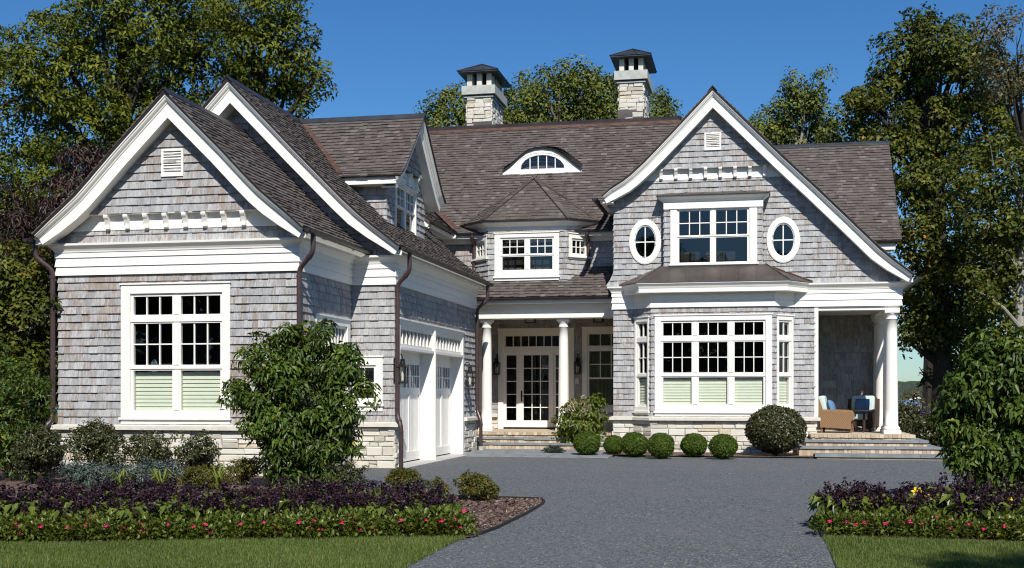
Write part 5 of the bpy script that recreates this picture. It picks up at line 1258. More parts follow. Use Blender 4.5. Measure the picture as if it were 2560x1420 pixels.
tree('cottonwood_tree', 'slender grey green tree with open top right of the right gable', 'tree', 1985, 56, [(1990, 215, 22, 42), (1975, 275, 40, 45), (2015, 265, 30, 45), (1935, 310, 32, 40), (1900, 315, 22, 22), (2055, 215, 14, 22), (2040, 250, 22, 30), (2000, 330, 70, 45), (1960, 360, 60, 40), (1890, 340, 30, 30), (2060, 320, 50, 40)], 'poplar', 20, .2, 'palebark', clump=2.5, cr=.36, per=24, L=.19, asp=.65, depth=2, up=.5, zflat=1.2)
cott = tree('cottonwood_tree', 'tallest tree on the right with its green crown against the sky', 'tree', 2330, 50, [
    (2290, 70, 30, 40), (2310, 130, 60, 60), (2250, 140, 50, 60), (2360, 130, 55, 60), (2220, 190, 45, 50), (2290, 220, 80, 70), (2380, 220, 80, 70), (2430, 140, 55, 60), (2470, 220, 70, 80), (2200, 260, 70, 50), (2150, 240, 40, 30), (2140, 300, 60, 40), (2230, 320, 90, 60), (2330, 320, 100, 70), (2440, 330, 100, 80), (2120, 340, 60, 35), (2300, 400, 110, 60), (2180, 370, 50, 40), (2550, 300, 80, 90), (2410, 90, 25, 35), (2310, 35, 12, 20)],
    'maple', 21, .35, 'darkbark', clump=1.7, cr=.45, per=26, L=.22, asp=.65, depth=3, up=.35, gap=.12)
tree('cottonwood_tree', 'thinning brown leaved treetop rising above the pale limbed maple', 'tree', 2560, 46, [(2490, 80, 40, 45), (2540, 90, 45, 50), (2530, 170, 60, 60), (2480, 150, 30, 40), (2575, 210, 50, 70), (2500, 230, 50, 40)], 'rust', 22, .16, 'darkbark', clump=1.5, cr=.36, per=20, L=.18, asp=.6, depth=2, gap=.3)
tree('maple_tree', 'dense shaded maple overhanging the lake behind the porch columns', 'tree', 2352, 41, [
    (2300, 470, 70, 60), (2370, 480, 90, 70), (2290, 560, 45, 50), (2340, 590, 80, 60), (2420, 590, 90, 70), (2310, 680, 50, 50), (2380, 690, 80, 60), (2290, 760, 45, 45), (2350, 790, 70, 55), (2420, 770, 70, 70), (2285, 830, 38, 25), (2340, 850, 40, 30), (2262, 640, 26, 50), (2268, 730, 30, 45), (2275, 800, 34, 40), (2262, 850, 22, 24), (2312, 945, 26, 18), (2420, 880, 70, 60), (2300, 860, 30, 22)],
    'maple', 23, .30, 'darkbark', clump=2.4, cr=.40, per=26, L=.18, asp=.7, depth=1.5, gap=.16, ztop=9)
tree('maple_tree', 'orange tinged maple with pale limbs above the big viburnum', 'tree', 2548, 37, [
    (2480, 450, 90, 70), (2560, 440, 80, 80), (2540, 550, 90, 70), (2470, 560, 70, 60), (2560, 660, 80, 70), (2480, 660, 60, 50), (2550, 760, 60, 50), (2460, 730, 50, 40), (2590, 560, 60, 90), (2500, 380, 70, 50)],
    'maple', 24, .15, 'palebark', clump=2.4, cr=.40, per=24, L=.18, asp=.7, depth=1.5, gap=.28, ztop=8)
def woods(name, label, d, spec, leaf, seed, zb=0):
    rg = np.random.default_rng(seed); bl = px_blobs(Vector((0, 0, 0)), d, spec, rg, 3); V, Fc, T = foliage(bl, rg, 3.2, .5, 22, .24, .5)
    o = link(name, np_mesh(name, V, Fc, T, leaf)); o['kind'] = 'stuff'; o['label'] = label; o['category'] = 'woods'
woods('woods', 'dark woodland understorey behind the left side of the house', 46, [(x, y, 70, 80) for x in range(-900, 420, 75) for y in (560, 680, 800, 920)], 'oak', 90)
woods('woods', 'deep shade of the low thicket left of the house', 30, [(x, y, 60, 60) for x in range(-120, 160, 60) for y in (940, 1030)], 'darkleaf', 92)
woods('woods', 'shaded woodland beyond the right edge of the lawn', 52, [(x, y, 60, 60) for x in range(2440, 3500, 75) for y in (640, 740, 840, 930)], 'maple', 91)
# shrubs by the house and in the beds
lshrub = tree('viburnum_shrub', 'large leafy green shrub in front of the garage corner', 'shrub', 745, 19.4, [
    (750, 885, 70, 50), (695, 930, 62, 50), (815, 930, 58, 55), (668, 1000, 60, 50), (750, 1000, 100, 85), (845, 1010, 50, 60), (700, 1080, 70, 55), (785, 1090, 80, 65), (838, 1070, 38, 50), (720, 1150, 80, 50), (800, 1170, 60, 45), (605, 985, 34, 26), (590, 1000, 20, 14), (800, 838, 26, 26), (715, 845, 24, 22), (650, 870, 20, 22), (632, 900, 22, 18), (880, 930, 26, 30), (905, 985, 18, 22), (760, 822, 16, 16), (860, 880, 22, 20), (645, 1060, 26, 30), (870, 1110, 24, 30)],
    'dogwood', 31, .035, 'darkbark', clump=15, cr=.15, per=26, L=.115, asp=.46, depth=.35, droop=.35, up=.1)
rshrub = tree('viburnum_shrub', 'large leafy green shrub rising out of the bed with the daylilies', 'shrub', 2500, 16.7, [
    (2500, 900, 70, 60), (2560, 900, 70, 70), (2440, 930, 55, 55), (2480, 990, 90, 70), (2400, 1000, 45, 50), (2560, 1000, 80, 80), (2440, 1060, 75, 65), (2540, 1090, 90, 80), (2400, 1060, 40, 40), (2470, 1140, 80, 60), (2560, 1180, 80, 60), (2490, 1200, 60, 40), (2430, 1130, 40, 40), (2620, 1000, 80, 120)],
    'dogwood', 32, .035, 'darkbark', clump=14, cr=.15, per=24, L=.12, asp=.48, depth=.35, droop=.35, up=.1)
def bush(name, label, px, py, w, h, leaf, seed, L=.045, asp=.5, clump=40, cr=.07, per=16, stems=True, group=None, low=.15, n=7, dz=0, cat='shrub', **kw):
    """bush standing on the ground at pixel (px,py), w and h in metres, a heap of several leafy lobes"""
    x, y = on_ground(px, py); rg = np.random.default_rng(seed); root = empty(name, (x, y, dz), label, cat, group)
    bl = []
    for i in range(n):
        a = rg.uniform(0, 2*math.pi); q = math.sqrt(rg.random())*.28*w; zc = h*rg.uniform(low+.25, .72)
        bl.append(((q*math.cos(a), q*math.sin(a), zc), (w*.27*rg.uniform(.8, 1.2), w*.27, min(h*.3*rg.uniform(.8, 1.1), h-zc+.02))))
    V, Fc, T = foliage(bl, rg, clump, cr*1.1, int(per*1.7), L, asp, **kw); link('foliage', np_mesh('foliage', V, Fc, T, leaf), root)
    mb = MB()
    for c, r in bl:
        for k in range(2):
            e = Vector(c)+Vector(tuple(rg.normal(0, .4, 3)))*r[0]; mb.tube([(rg.normal(0, .04), rg.normal(0, .04), -.03), (e.x*.45, e.y*.45, e.z*.5), e], [.014, .01, .004], 5, .5)
    mb.build('stems', 'darkbark', root); return root
bush('euonymus_shrub', 'leftmost and widest of the dark shrubs against the stone base of the left wing', 243, 1196, 1.12, 1.02, 'darkleaf', 41, .062, .5, 24, .09, 15, low=.22, n=9)
bush('euonymus_shrub', 'middle dark shrub under the left wing window', 372, 1192, .78, .84, 'darkleaf', 42, .06, .5, 24, .09, 14, low=.25)
bush('euonymus_shrub', 'dark shrub under the right half of the left wing window', 490, 1193, .84, .82, 'darkleaf', 43, .06, .5, 24, .09, 14, low=.25)
bush('euonymus_shrub', 'shaded dark shrub left of the house corner downspout', 80, 1212, 1.0, 1.0, 'darkleaf', 44, .06, .5, 26, .09, 15, n=9, low=.1)
bush('juniper_shrub', 'blue grey spreading juniper left of the blooming bed', 250, 1240, 1.05, .5, 'juniper', 45, .05, .3, 50, .06, 16, up=.6, n=9, low=.05)
bush('juniper_shrub', 'blue grey spreading juniper below the left window', 375, 1240, .95, .55, 'juniper', 46, .05, .3, 50, .06, 16, up=.6, n=9, low=.05)
bush('spirea_shrub', 'olive green spirea mound right of the blue junipers', 510, 1222, .95, .38, 'spirea', 47, .045, .45, 50, .06, 15, low=.05, n=9)
bush('spirea_shrub', 'upright olive spirea behind the large left shrub', 612, 1215, .6, .55, 'spirea', 48, .045, .45, 45, .06, 15, low=.05)
bush('spirea_shrub', 'low dark green mound at the right foot of the large left shrub', 868, 1235, .62, .5, 'darkleaf', 49, .045, .5, 45, .06, 15, low=.05)
bush('spirea_shrub', 'clipped reddish green spirea behind the grey catmint by the drive', 1003, 1236, .62, .44, 'spirea', 50, .04, .5, 60, .05, 16, low=.05, n=9)
bush('spirea_shrub', 'low brownish spirea between the catmint and the round one at the bed tip', 1085, 1246, .46, .32, 'spirea', 51, .04, .5, 60, .05, 16, low=.05)
bush('spirea_shrub', 'round clipped olive spirea alone on the mulch at the bed tip', 1196, 1252, .60, .46, 'spirea', 52, .04, .5, 62, .05, 16, low=.05, n=10)
bush('catmint_plant', 'wispy grey green catmint in front of the clipped spireas', 1052, 1258, .55, .32, 'sage', 53, .05, .2, 50, .05, 14, up=.7, low=.02, cat='plant')
bush('catmint_plant', 'wispy grey green catmint by the foot of the dark mound', 915, 1250, .45, .28, 'sage', 54, .05, .2, 50, .05, 14, up=.7, low=.02, cat='plant')
def ball(r, seed, leaf='box', L=.038, n=9500, squash=.92):
    rg = np.random.default_rng(seed); d = unit(rg.normal(0, 1, (n, 3)))
    lump = .035*np.sin(d[:, 0]*7+seed)*np.sin(d[:, 2]*6+seed*2)+.02*np.sin(d[:, 1]*13+d[:, 0]*9)
    rr = r*(.84+.15*rg.random(n)**.6+lump)
    P = d*rr[:, None]*np.array([1, 1, squash])+np.array([0, 0, r*squash*.97]); D = rg.normal(0, .8, (n, 3))+d*.45
    ll = L*rg.uniform(.7, 1.3, n); return leaf_arrays(P, D, ll, ll*.62, np.clip(rg.random(n), 0, 1), rg, 0, .8, Nv=d+rg.normal(0, .45, (n, 3))+np.array([0, 0, .2]))
bm_ = np_mesh('foliage', *ball(.33, 3), 'box'); bmat2 = np_mesh('foliage', *ball(.33, 4), 'box')
core = MB(); core.lathe((0, 0, 0), [(.02, -.03), (.10, .02), (.21, .10), (.265, .24), (.265, .36), (.20, .48), (.09, .54), (.02, .55)], 16, 0)
boxl = [(1467, 1137, .33, 'clipped boxwood ball in front of the hydrangea'), (1535, 1136, .26, 'small boxwood half hidden behind its neighbour beside the hydrangea gap'), (1586, 1140, .33, 'boxwood ball at the left corner of the stone bay'),
        (1652, 1144, .32, 'boxwood ball under the left pane of the bay window'), (1735, 1140, .32, 'boxwood ball centred under the bay window'), (1808, 1145, .33, 'boxwood ball next to the big dark round bush')]
for i, (px, py, r, lb) in enumerate(boxl):
    x, y = on_ground(px, py, .03); root = empty('boxwood', (x, y, .03), lb, 'boxwood', 'clipped boxwood balls along the stone bay'); s = r/.33
    root.scale = (s, s, s*rnd.uniform(.92, 1.02)); root.rotation_euler = (0, 0, rnd.uniform(0, 6))
    link('foliage', (bm_, bmat2)[i % 2], root)
    if i == 0: co = core.build('inner_twigs', 'box', root)
    else: c_ = co.copy(); COL.objects.link(c_); c_.parent = root
x, y = on_ground(1940, 1139, .03)
hol = empty('holly_bush', (x, y, .03), 'big dark glossy rounded holly right of the boxwood balls', 'shrub')
rg = np.random.default_rng(9); vv = ball(.72, 6, 'darkleaf', .062, 14000, .80); v0 = vv[0].copy(); v0[:, 2] += .08
link('foliage', np_mesh('foliage', v0, vv[1], vv[2], 'darkleaf'), hol)
mb = MB(); mb.lathe((0, 0, .08), [(.1, .06), (.35, .12), (.53, .38), (.55, .62), (.40, .92), (.15, 1.06), (.02, 1.08)], 18, 0); mb.tube([(0, 0, -.02), (.02, 0, .3)], [.05, .04], 7)
for i in range(6): a = i; mb.tube([(0, 0, 0), (.3*math.cos(a), .3*math.sin(a), .35)], [.02, .012], 5)
mb.build('inner_twigs', 'darkleaf', hol)
# hydrangea with cream panicles
hyd = bush('hydrangea', 'light green hydrangea with cream flower panicles by the entry steps', 1448, 1128, 1.3, 1.5, 'bright', 61, .105, .55, 9, .14, 14, n=15, low=.05, droop=.35)
rg = np.random.default_rng(5); parts = []
for i in range(15):
    a = rg.uniform(0, 6.28); q = rg.uniform(.15, .62); z0 = 1.32-q*.75+rg.uniform(-.15, .12); c = np.array([q*math.cos(a), q*math.sin(a)-.1, z0]); n = 90; t = rg.random(n); an = rg.uniform(0, 6.28, n)
    rr = .065*(1-t)**.7+.006; tilt = np.array([math.cos(a)*.3, math.sin(a)*.3, 1.0])
    P = c+t[:, None]*.24*tilt+np.stack([np.cos(an)*rr, np.sin(an)*rr, np.zeros(n)], 1); D = np.stack([np.cos(an), np.sin(an), rg.normal(.2, .4, n)], 1)
    parts.append(leaf_arrays(P, D, np.full(n, .03), np.full(n, .026), rg.random(n), rg))
link('blossoms', np_mesh('blossoms', *merge(parts), 'white_flower'), hyd)
# hosta: arching broad leaves
x, y = on_ground(1206, 1126); hos = empty('hosta', (x, y, 0), 'bright hosta with arching striped leaves beside the brown downspout', 'plant')
mb = MB()
for i in range(46):
    a = rnd.uniform(0, 6.28); l = rnd.uniform(.28, .48); e = rnd.uniform(.25, 1.2); w = l*.22
    d = Vector((math.cos(a), math.sin(a), 0)); sd = Vector((-d.y, d.x, 0)); pts = []
    for j in range(5):
        t = j/4; q = d*l*t*(.5+.5*math.cos(e*.5))+Z*(l*math.sin(e)*t*(1.3-.85*t)+.05); ww = w*math.sin(math.pi*min(.97, .12+t*.85)); pts.append((q-sd*ww+Z*.02, q, q+sd*ww+Z*.02))
    for p, q in zip(pts, pts[1:]): mb.quad(p[0], p[1], q[1], q[0], .55+.2*rnd.random()); mb.quad(p[1], p[2], q[2], q[1], .6+.25*rnd.random())
mb.build('leaves', 'bright', hos)
bush('liriope_clump', 'small grassy clump on the bluestone walk', 1388, 1136, .5, .18, 'sage', 62, .1, .08, 50, .05, 14, up=1.0, low=0, cat='plant')
# behind the right porch
def far_bush(name, label, px, py, d, w, h, leaf, seed, zb=-.0, **kw):
    g = at_depth(px, 989, d); rg = np.random.default_rng(seed); root = empty(name, (g.x, g.y, zb), label, 'shrub')
    bl = [((rg.uniform(-.32, .32)*w, rg.uniform(-.2, .2)*w, h*rg.uniform(.3, .7)), (w*.26, w*.26, h*.3)) for i in range(9)]
    V, Fc, T = foliage(bl, rg, 14, .14, 16, .10, .55); link('foliage', np_mesh('foliage', V, Fc, T, leaf), root)
    mb = MB()
    for c, r in bl: mb.tube([(0, 0, -.03), (c[0]*.5, c[1]*.5, c[2]*.5), c], [.02, .014, .006], 5, .5)
    mb.build('stems', 'darkbark', root); return root
fb1 = far_bush('hedge_shrub', 'dark green shrub right of the porch column', 2288, 1080, 34.5, 1.7, 1.25, 'darkleaf', 71)
fb2 = far_bush('hedge_shrub', 'dark green shrub between the porch steps and the right shrub', 2350, 1080, 33.0, 1.5, 1.1, 'darkleaf', 72)
far_bush('burning_bush', 'orange and green bush just right of the porch column', 2262, 1040, 38.5, 1.1, 1.75, 'rust', 73)
for j, (px, d, lb) in enumerate(((2330, 34.2, 'lavender flowered sage beyond the porch steps'), (2264, 36.5, 'lavender flowered sage close behind the porch column'))):
    g = at_depth(px, 989, d); rg = np.random.default_rng(80+j); root = empty('sage_plant', (g.x, g.y, 0), lb, 'plant'); parts = []; fl = []
    for i in range(70):
        a = rg.uniform(0, 6.28); q = rg.random()**.5*.7; h = rg.uniform(.9, 1.38); b = np.array([q*math.cos(a)*.7, q*math.sin(a)*.5, 0]); n = 26; t = rg.random(n)
        P = b+np.stack([t*.25*math.cos(a), t*.25*math.sin(a), t*h], 1); D = rg.normal(0, 1, (n, 3)); s = t > .6
        parts.append(leaf_arrays(P[~s], D[~s], np.full((~s).sum(), .05), np.full((~s).sum(), .015), rg.random((~s).sum()), rg))
        fl.append(leaf_arrays(P[s], D[s], np.full(s.sum(), .035), np.full(s.sum(), .02), rg.random(s.sum()), rg))
    link('stems', np_mesh('stems', *merge(parts), 'sage'), root); link('blossoms', np_mesh('blossoms', *merge(fl), 'lilac'), root)

# ------------------------------------------------------------------ flower beds
def in_poly(x, y, P):
    c = False; j = len(P)-1
    for i in range(len(P)):
        if (P[i][1] > y) != (P[j][1] > y) and x < (P[j][0]-P[i][0])*(y-P[i][1])/(P[j][1]-P[i][1])+P[i][0]: c = not c
        j = i
    return c
def purple_proto(seed, label, group):
    rg = np.random.default_rng(seed); root = empty('purple_basil', (0, 0, 0), label, 'flower plant', group)
    n = 96; a = rg.uniform(0, 6.28, n); q = .20*rg.random(n)**.5; z = .05+.27*rg.random(n)**.7
    P = np.stack([q*np.cos(a), q*np.sin(a), z], 1); D = np.stack([np.cos(a), np.sin(a), rg.normal(-.1, .35, n)], 1); ll = rg.uniform(.08, .125, n)
    link('leaves', np_mesh('leaves', *leaf_arrays(P, D, ll, ll*.6, np.clip(rg.random(n)*.9, 0, 1), rg, .35, .35), 'bright'), root)
    parts = []; mb = MB()
    for i in range(11):
        aa = rg.uniform(0, 6.28); qq = .19*rg.random()**.5; h = rg.uniform(.24, .44); b = np.array([qq*math.cos(aa), qq*math.sin(aa), 0]); m = 46; t = rg.random(m); an = rg.uniform(0, 6.28, m); r_ = .032*(1-t*.75)
        lean = np.array([math.cos(aa)*.06, math.sin(aa)*.06, 0])
        P = b+lean*t[:, None]+np.stack([np.cos(an)*r_, np.sin(an)*r_, h-.17+.19*t], 1); D = np.stack([np.cos(an), np.sin(an), rg.normal(.3, .5, m)], 1)
        parts.append(leaf_arrays(P, D, np.full(m, .040), np.full(m, .029), rg.random(m), rg, .2))
        mb.tube([(0, 0, 0), (b[0]*.8, b[1]*.8, h*.5), (b[0]+lean[0]*.5, b[1]+lean[1]*.5, h)], [.006, .005, .003], 4, .5)
    link('blossoms', np_mesh('blossoms', *merge(parts), 'purple'), root); mb.build('stems', 'purple', root); return root
def vinca_proto(seed, label, group, nf, leaf='bright', H_=.8):
    rg = np.random.default_rng(seed); root = empty('vinca_plant', (0, 0, 0), label, 'flower plant', group)
    n = 210; d = unit(np.abs(rg.normal(0, 1, (n, 3)))*np.where(rg.random((n, 3)) > .5, 1, -1)); d[:, 2] = np.abs(d[:, 2])
    P = d*np.array([.18, .18, .25*H_])*(.45+.6*rg.random(n)**.5)[:, None]+np.array([0, 0, .02]); D = d+rg.normal(0, .6, (n, 3))+np.array([0, 0, .2]); ll = rg.uniform(.045, .075, n)
    link('leaves', np_mesh('leaves', *leaf_arrays(P, D, ll, ll*.5, np.clip(rg.random(n)*.88, 0, 1), rg, .15, .5), leaf), root)
    mb = MB()
    for i in range(9): a = i*.7; mb.tube([(0, 0, 0), (.09*math.cos(a), .09*math.sin(a), .08), (.13*math.cos(a), .13*math.sin(a), .13)], [.005, .004, .002], 4, .5)
    mb.build('stems', 'bright', root)
    if nf:
        parts = []
        for i in range(nf):
            a = rg.uniform(3.3, 6.1) if rg.random() < .7 else rg.uniform(0, 6.28); q = rg.uniform(.03, .17); c = np.array([q*math.cos(a), q*math.sin(a), rg.uniform(.12, .23)-q*.25]); an = np.arange(5)*1.2566+rg.random()
            tl = np.array([0, -.45, 1.0]); D = np.stack([np.cos(an), np.sin(an)*.9, np.sin(an)*.45], 1); P = np.tile(c, (5, 1))
            parts.append(leaf_arrays(P, D, np.full(5, .034), np.full(5, .034), rg.random(5)*.6+.2, rg, 0, .15, .05))
        link('blossoms', np_mesh('blossoms', *merge(parts), 'pink'), root)
    return root
def plant_bed(protos, spots, scs=(.85, 1.2)):
    used = set(); spots = [s_ for s_ in spots if rnd.random() > .05]
    for i, (x, y) in enumerate(spots):
        k = rnd.randrange(len(protos)); p = protos[k]; s = rnd.uniform(*scs)
        if k not in used: used.add(k); p.location = (x, y, .01); p.rotation_euler = (0, 0, rnd.uniform(-.5, .5)); p.scale = (s, s, s*rnd.uniform(.9, 1.15))
        else: copy_thing(p, (x, y, .01), rnd.uniform(-.5, .5), (s, s, s*rnd.uniform(.9, 1.12)))
def line_spots(a, b, step, back, jit=.06):
    a, b = Vector(a), Vector(b); d = (b-a); L = d.length; d.normalize(); n = Vector((-d.y, d.x)); out = []; t = step*.3
    while t < L: p = a+d*t+n*(back+rnd.uniform(-jit, jit)); out.append((p.x, p.y)); t += step*rnd.uniform(.85, 1.15)
    return out
A0, A1 = (-8.3, 10.52), (-3.02, 12.22)
lv = 'low pink flowered vinca along the front of the left bed'; gv_ = 'vinca plants edging the left flower bed'
VL = [vinca_proto(101, lv, gv_, 2), vinca_proto(102, lv, gv_, 3), vinca_proto(103, lv, gv_, 1), vinca_proto(104, lv, gv_, 1)]
plant_bed(VL, line_spots(A0, A1, .21, .14)+line_spots(A0, A1, .23, .38)+line_spots(A0, A1, .25, .62))
lp = 'dark purple spiked plant with green lower leaves in the left bed'; gp = 'purple spiked plants filling the left bed'
PL = [purple_proto(111, lp, gp), purple_proto(112, lp, gp), purple_proto(113, lp, gp)]
A0p, A1p = (-8.6, 10.42), (-3.12, 12.18)
plant_bed(PL, line_spots(A0p, A1p, .7, .55, .1)+line_spots(A0p, A1p, .26, .82, .1)+line_spots(A0p, A1p, .27, 1.1, .12)+line_spots(A0p, A1p, .28, 1.4, .13)+line_spots(A0p, A1p, .29, 1.72, .15)+line_spots((-9.2, 10.2), (-3.2, 12.14), .31, 2.05, .16)+line_spots((-9.6, 10.05), (-3.5, 12.05), .36, 2.4, .18)+line_spots((-9.9, 9.95), (-4.1, 11.85), .42, 2.8, .2), (.7, 1.12))
yv = vinca_proto(120, 'yellowing vinca at the right end of the left bed', None, 0, 'spirea'); x, y = on_ground(1110, 1345); yv.location = (x, y+.1, .01)
if 'group' in yv: del yv['group']
B0, B1 = (.72, 13.14), (3.7, 12.86)
lv2 = 'low pink flowered vinca along the front of the right bed'; gv2 = 'vinca plants edging the right flower bed'
VR = [vinca_proto(131, lv2, gv2, 3), vinca_proto(132, lv2, gv2, 1), vinca_proto(133, lv2, gv2, 2)]
plant_bed(VR, line_spots(B0, B1, .2, .12)+line_spots(B0, B1, .22, .36)+line_spots(B0, B1, .25, .6))
lp2 = 'dark purple spiked plant with green lower leaves in the right bed'; gp2 = 'purple spiked plants filling the right bed'
PR_ = [purple_proto(141, lp2, gp2), purple_proto(142, lp2, gp2)]
plant_bed(PR_, line_spots((.72, 13.14), B1, .7, .55, .1)+line_spots((.72, 13.14), B1, .27, .86, .1)+line_spots((.74, 13.1), B1, .29, 1.18, .12)+line_spots((.78, 13.1), B1, .31, 1.5, .13)+line_spots((.85, 13.1), B1, .36, 1.9, .15), (.85, 1.25))
for px, py, hb, lb in ((2294, 1232, 1262, 'tall yellow daylily at the top of the right bed'), (2316, 1249, 1275, 'golden daylily right of the tallest yellow one'), (2301, 1266, 1290, 'lower ragged yellow daylily in the right bed'), (2524, 1256, 1285, 'lone yellow daylily under the right shrub')):
    d = 13.35 if py < 1260 else 13.2; p = at_depth(px, py, d); root = empty('daylily', (p.x, p.y, .01), lb, 'flower'); h = p.z-.01
    mb = MB(); mb.tube([(0, .03, 0), (.01, .01, h*.6), (0, 0, h-.02)], [.006, .005, .004], 5, .5)
    for i in range(10):
        a = rnd.uniform(0, 6.28); l = rnd.uniform(.2, .38); dd = Vector((math.cos(a), math.sin(a), 0)); sd = Vector((-dd.y, dd.x, 0))*.009
        q = [dd*l*.25+Z*l*.8, dd*l*.6+Z*l*1.0, dd*l+Z*l*.75]; mb.quad(-sd, sd, q[0]+sd, q[0]-sd); mb.quad(q[0]-sd, q[0]+sd, q[1]+sd, q[1]-sd); mb.add([q[1]-sd, q[1]+sd, q[2]], ((0, 1, 2),))
    mb.build('stem', 'bright', root); mb = MB(); tl = Vector((rnd.uniform(-.3, .3), -.6, .6)).normalized()
    e1 = tl.cross(Z).normalized(); e2 = tl.cross(e1)
    for i in range(6):
        a = i*math.pi/3; o = e1*math.cos(a)+e2*math.sin(a); sd = tl.cross(o); b = Vector((0, 0, h-.02)); m1 = b+tl*.035+o*.018; m2 = b+tl*.06+o*.045; tp_ = b+tl*.06+o*.07
        mb.quad(b, m1+sd*.014, m1, b); mb.quad(b, m1-sd*.014, m1+sd*.014, b); mb.quad(m1-sd*.014, m1+sd*.014, m2+sd*.017, m2-sd*.017); mb.add([m2-sd*.017, m2+sd*.017, tp_], ((0, 1, 2),))
    mb.build('flower', 'yellow', root)
# yellow-green blades among the shrubs
for j, (px, py, lb) in enumerate(((545, 1232, 'yellow green daylily leaves beside the spirea mound'), (405, 1248, 'yellow green daylily leaves in front of the junipers'), (305, 1246, 'thin yellow green leaves at the juniper edge'))):
    x, y = on_ground(px, py); root = empty('daylily', (x, y, 0), lb, 'plant'); mb = MB()
    for i in range(26):
        a = rnd.uniform(0, 6.28); l = rnd.uniform(.25, .45); dd = Vector((math.cos(a), math.sin(a), 0)); sd = Vector((-dd.y, dd.x, 0))*.012
        q = [dd*l*.15+Z*l*.6, dd*l*.45+Z*l*1.0, dd*l*.85+Z*l*.85]; mb.quad(-sd, sd, q[0]+sd, q[0]-sd, .8); mb.quad(q[0]-sd, q[0]+sd, q[1]+sd, q[1]-sd, .9); mb.add([q[1]-sd, q[1]+sd, q[2]], ((0, 1, 2),), .95)
    mb.build('leaves', 'bright', root)
# grass blades, pebbles and bark chips
def blades(poly, x0, x1, y0, y1, dens, seed, name, label):
    rg = np.random.default_rng(seed); n = int((x1-x0)*(y1-y0)*dens); X = rg.uniform(x0, x1, n); Yv = rg.uniform(y0, y1, n)
    k = np.array([in_poly(a, b, poly) for a, b in zip(X, Yv)]); X, Yv = X[k], Yv[k]; n = len(X)
    pat = .5+.5*np.sin(X*1.7+np.sin(Yv*2.3)*1.3)*np.sin(Yv*1.9+X*.6); h = rg.uniform(.022, .05, n)*(.8+.4*pat); a = rg.uniform(0, 6.28, n); le = rg.uniform(.1, .8, n)*h
    B = np.stack([X, Yv, np.full(n, .008)], 1); sx = np.stack([-np.sin(a), np.cos(a), np.zeros(n)], 1)*.0028; tp_ = B+np.stack([np.cos(a)*le, np.sin(a)*le, h], 1)
    V = np.stack([B-sx, B+sx, tp_], 1).reshape(-1, 3); i = np.arange(n)*3; Fc = np.stack([i, i+1, i+2], 1); T = np.clip(rg.random(n)*.7+pat*.3, 0, 1)
    T[rg.random(n) < .03] = 1
    o = link(name, np_mesh(name, V, Fc, T, 'grass'), None); o['kind'] = 'stuff'; o['label'] = label; o['category'] = 'grass'
LP = [(-2.95, 12.2), (-3.0, 11.88), (-2.99, 11.2), (-2.97, 10.3), (-2.92, 8), (-12, 8), (-11, 9.45), (-7.4, 10.82), (-4.5, 11.8)]
blades(LP, -8.5, -2.9, 9.2, 12.3, 9000, 201, 'grass', 'mown green lawn at the lower left in front of the flower bed')
RP = [(.67, 13.05), (.64, 11), (.61, 8.5), (6, 8.5), (6, 12.9), (3, 12.78)]
blades(RP, .7, 4.0, 9.6, 13.1, 9000, 202, 'grass', 'mown green lawn at the lower right in front of the flower bed')
rg = np.random.default_rng(300); V = []; Fc = []; T = []; k = 0
while k < 9000:
    d = rg.uniform(9.8, 24); u = rg.uniform(-.34, .44); x = u*d*CY-d*SY; y = u*d*SY+d*CY
    if not in_poly(x, y, drive): continue
    s = rg.uniform(.004, .011)*(1 if rg.random() > .03 else 1.7); q = rg.normal(0, 1, (4, 3)); q /= np.linalg.norm(q, axis=1)[:, None]; q = q*s+np.array([x, y, s*.4])
    V.append(q); Fc.append(np.array([[0, 1, 2], [0, 2, 3], [0, 3, 1], [1, 3, 2]])+k*4); t = rg.random(); T += [t]*4; k += 1
m, nt, b = nodes_of('gravel_stone'); nt.links.new(ramp(nt, [(0, (.05, .056, .065)), (.6, (.13, .143, .163)), (.93, (.22, .23, .25)), (1, (.5, .48, .45))], tone(nt)), b.inputs['Base Color']); b.inputs['Roughness'].default_value = .8; M['pebble'] = m
o = link('gravel', np_mesh('gravel', np.concatenate(V), np.concatenate(Fc), T, 'pebble'), None); o['kind'] = 'stuff'; o['label'] = 'loose blue grey gravel stones strewn over the driveway'; o['category'] = 'gravel'
V = []; k = 0; T = []
tipP = [(-3.02, 17.02), (-2.86, 16.2), (-2.84, 14.8), (-2.86, 13.2), (-3.2, 12.6), (-4.5, 13.5), (-7, 15), (-7.25, 18.4), (-5.6, 17.35)]
while k < 5000:
    x = rg.uniform(-7.2, -2.8); y = rg.uniform(12.4, 18.4)
    if not in_poly(x, y, tipP): continue
    a = rg.uniform(0, 6.28); l = rg.uniform(.012, .035); w = l*.3; t = rg.normal(0, .35, 2); c, s = math.cos(a), math.sin(a)
    V.append(np.array([[x-c*l+s*w, y-s*l-c*w, .018+t[0]*l], [x+c*l+s*w, y+s*l-c*w, .02-t[0]*l+t[1]*w], [x+c*l-s*w, y+s*l+c*w, .024-t[0]*l], [x-c*l-s*w, y-s*l+c*w, .024+t[0]*l]])); T.append(rg.random()); k += 1
m, nt, b = nodes_of('bark_chip'); nt.links.new(ramp(nt, [(0, (.05, .026, .018)), (.5, (.14, .082, .06)), (.9, (.26, .18, .14)), (1, (.4, .32, .26))], tone(nt)), b.inputs['Base Color']); b.inputs['Roughness'].default_value = .95; M['chip'] = m
o = link('bark_chips', np_mesh('bark_chips', np.concatenate(V), np.arange(k*4).reshape(-1, 4), T, 'chip'), None); o['kind'] = 'stuff'; o['label'] = 'brown bark chips covering the tip of the left bed'; o['category'] = 'mulch'
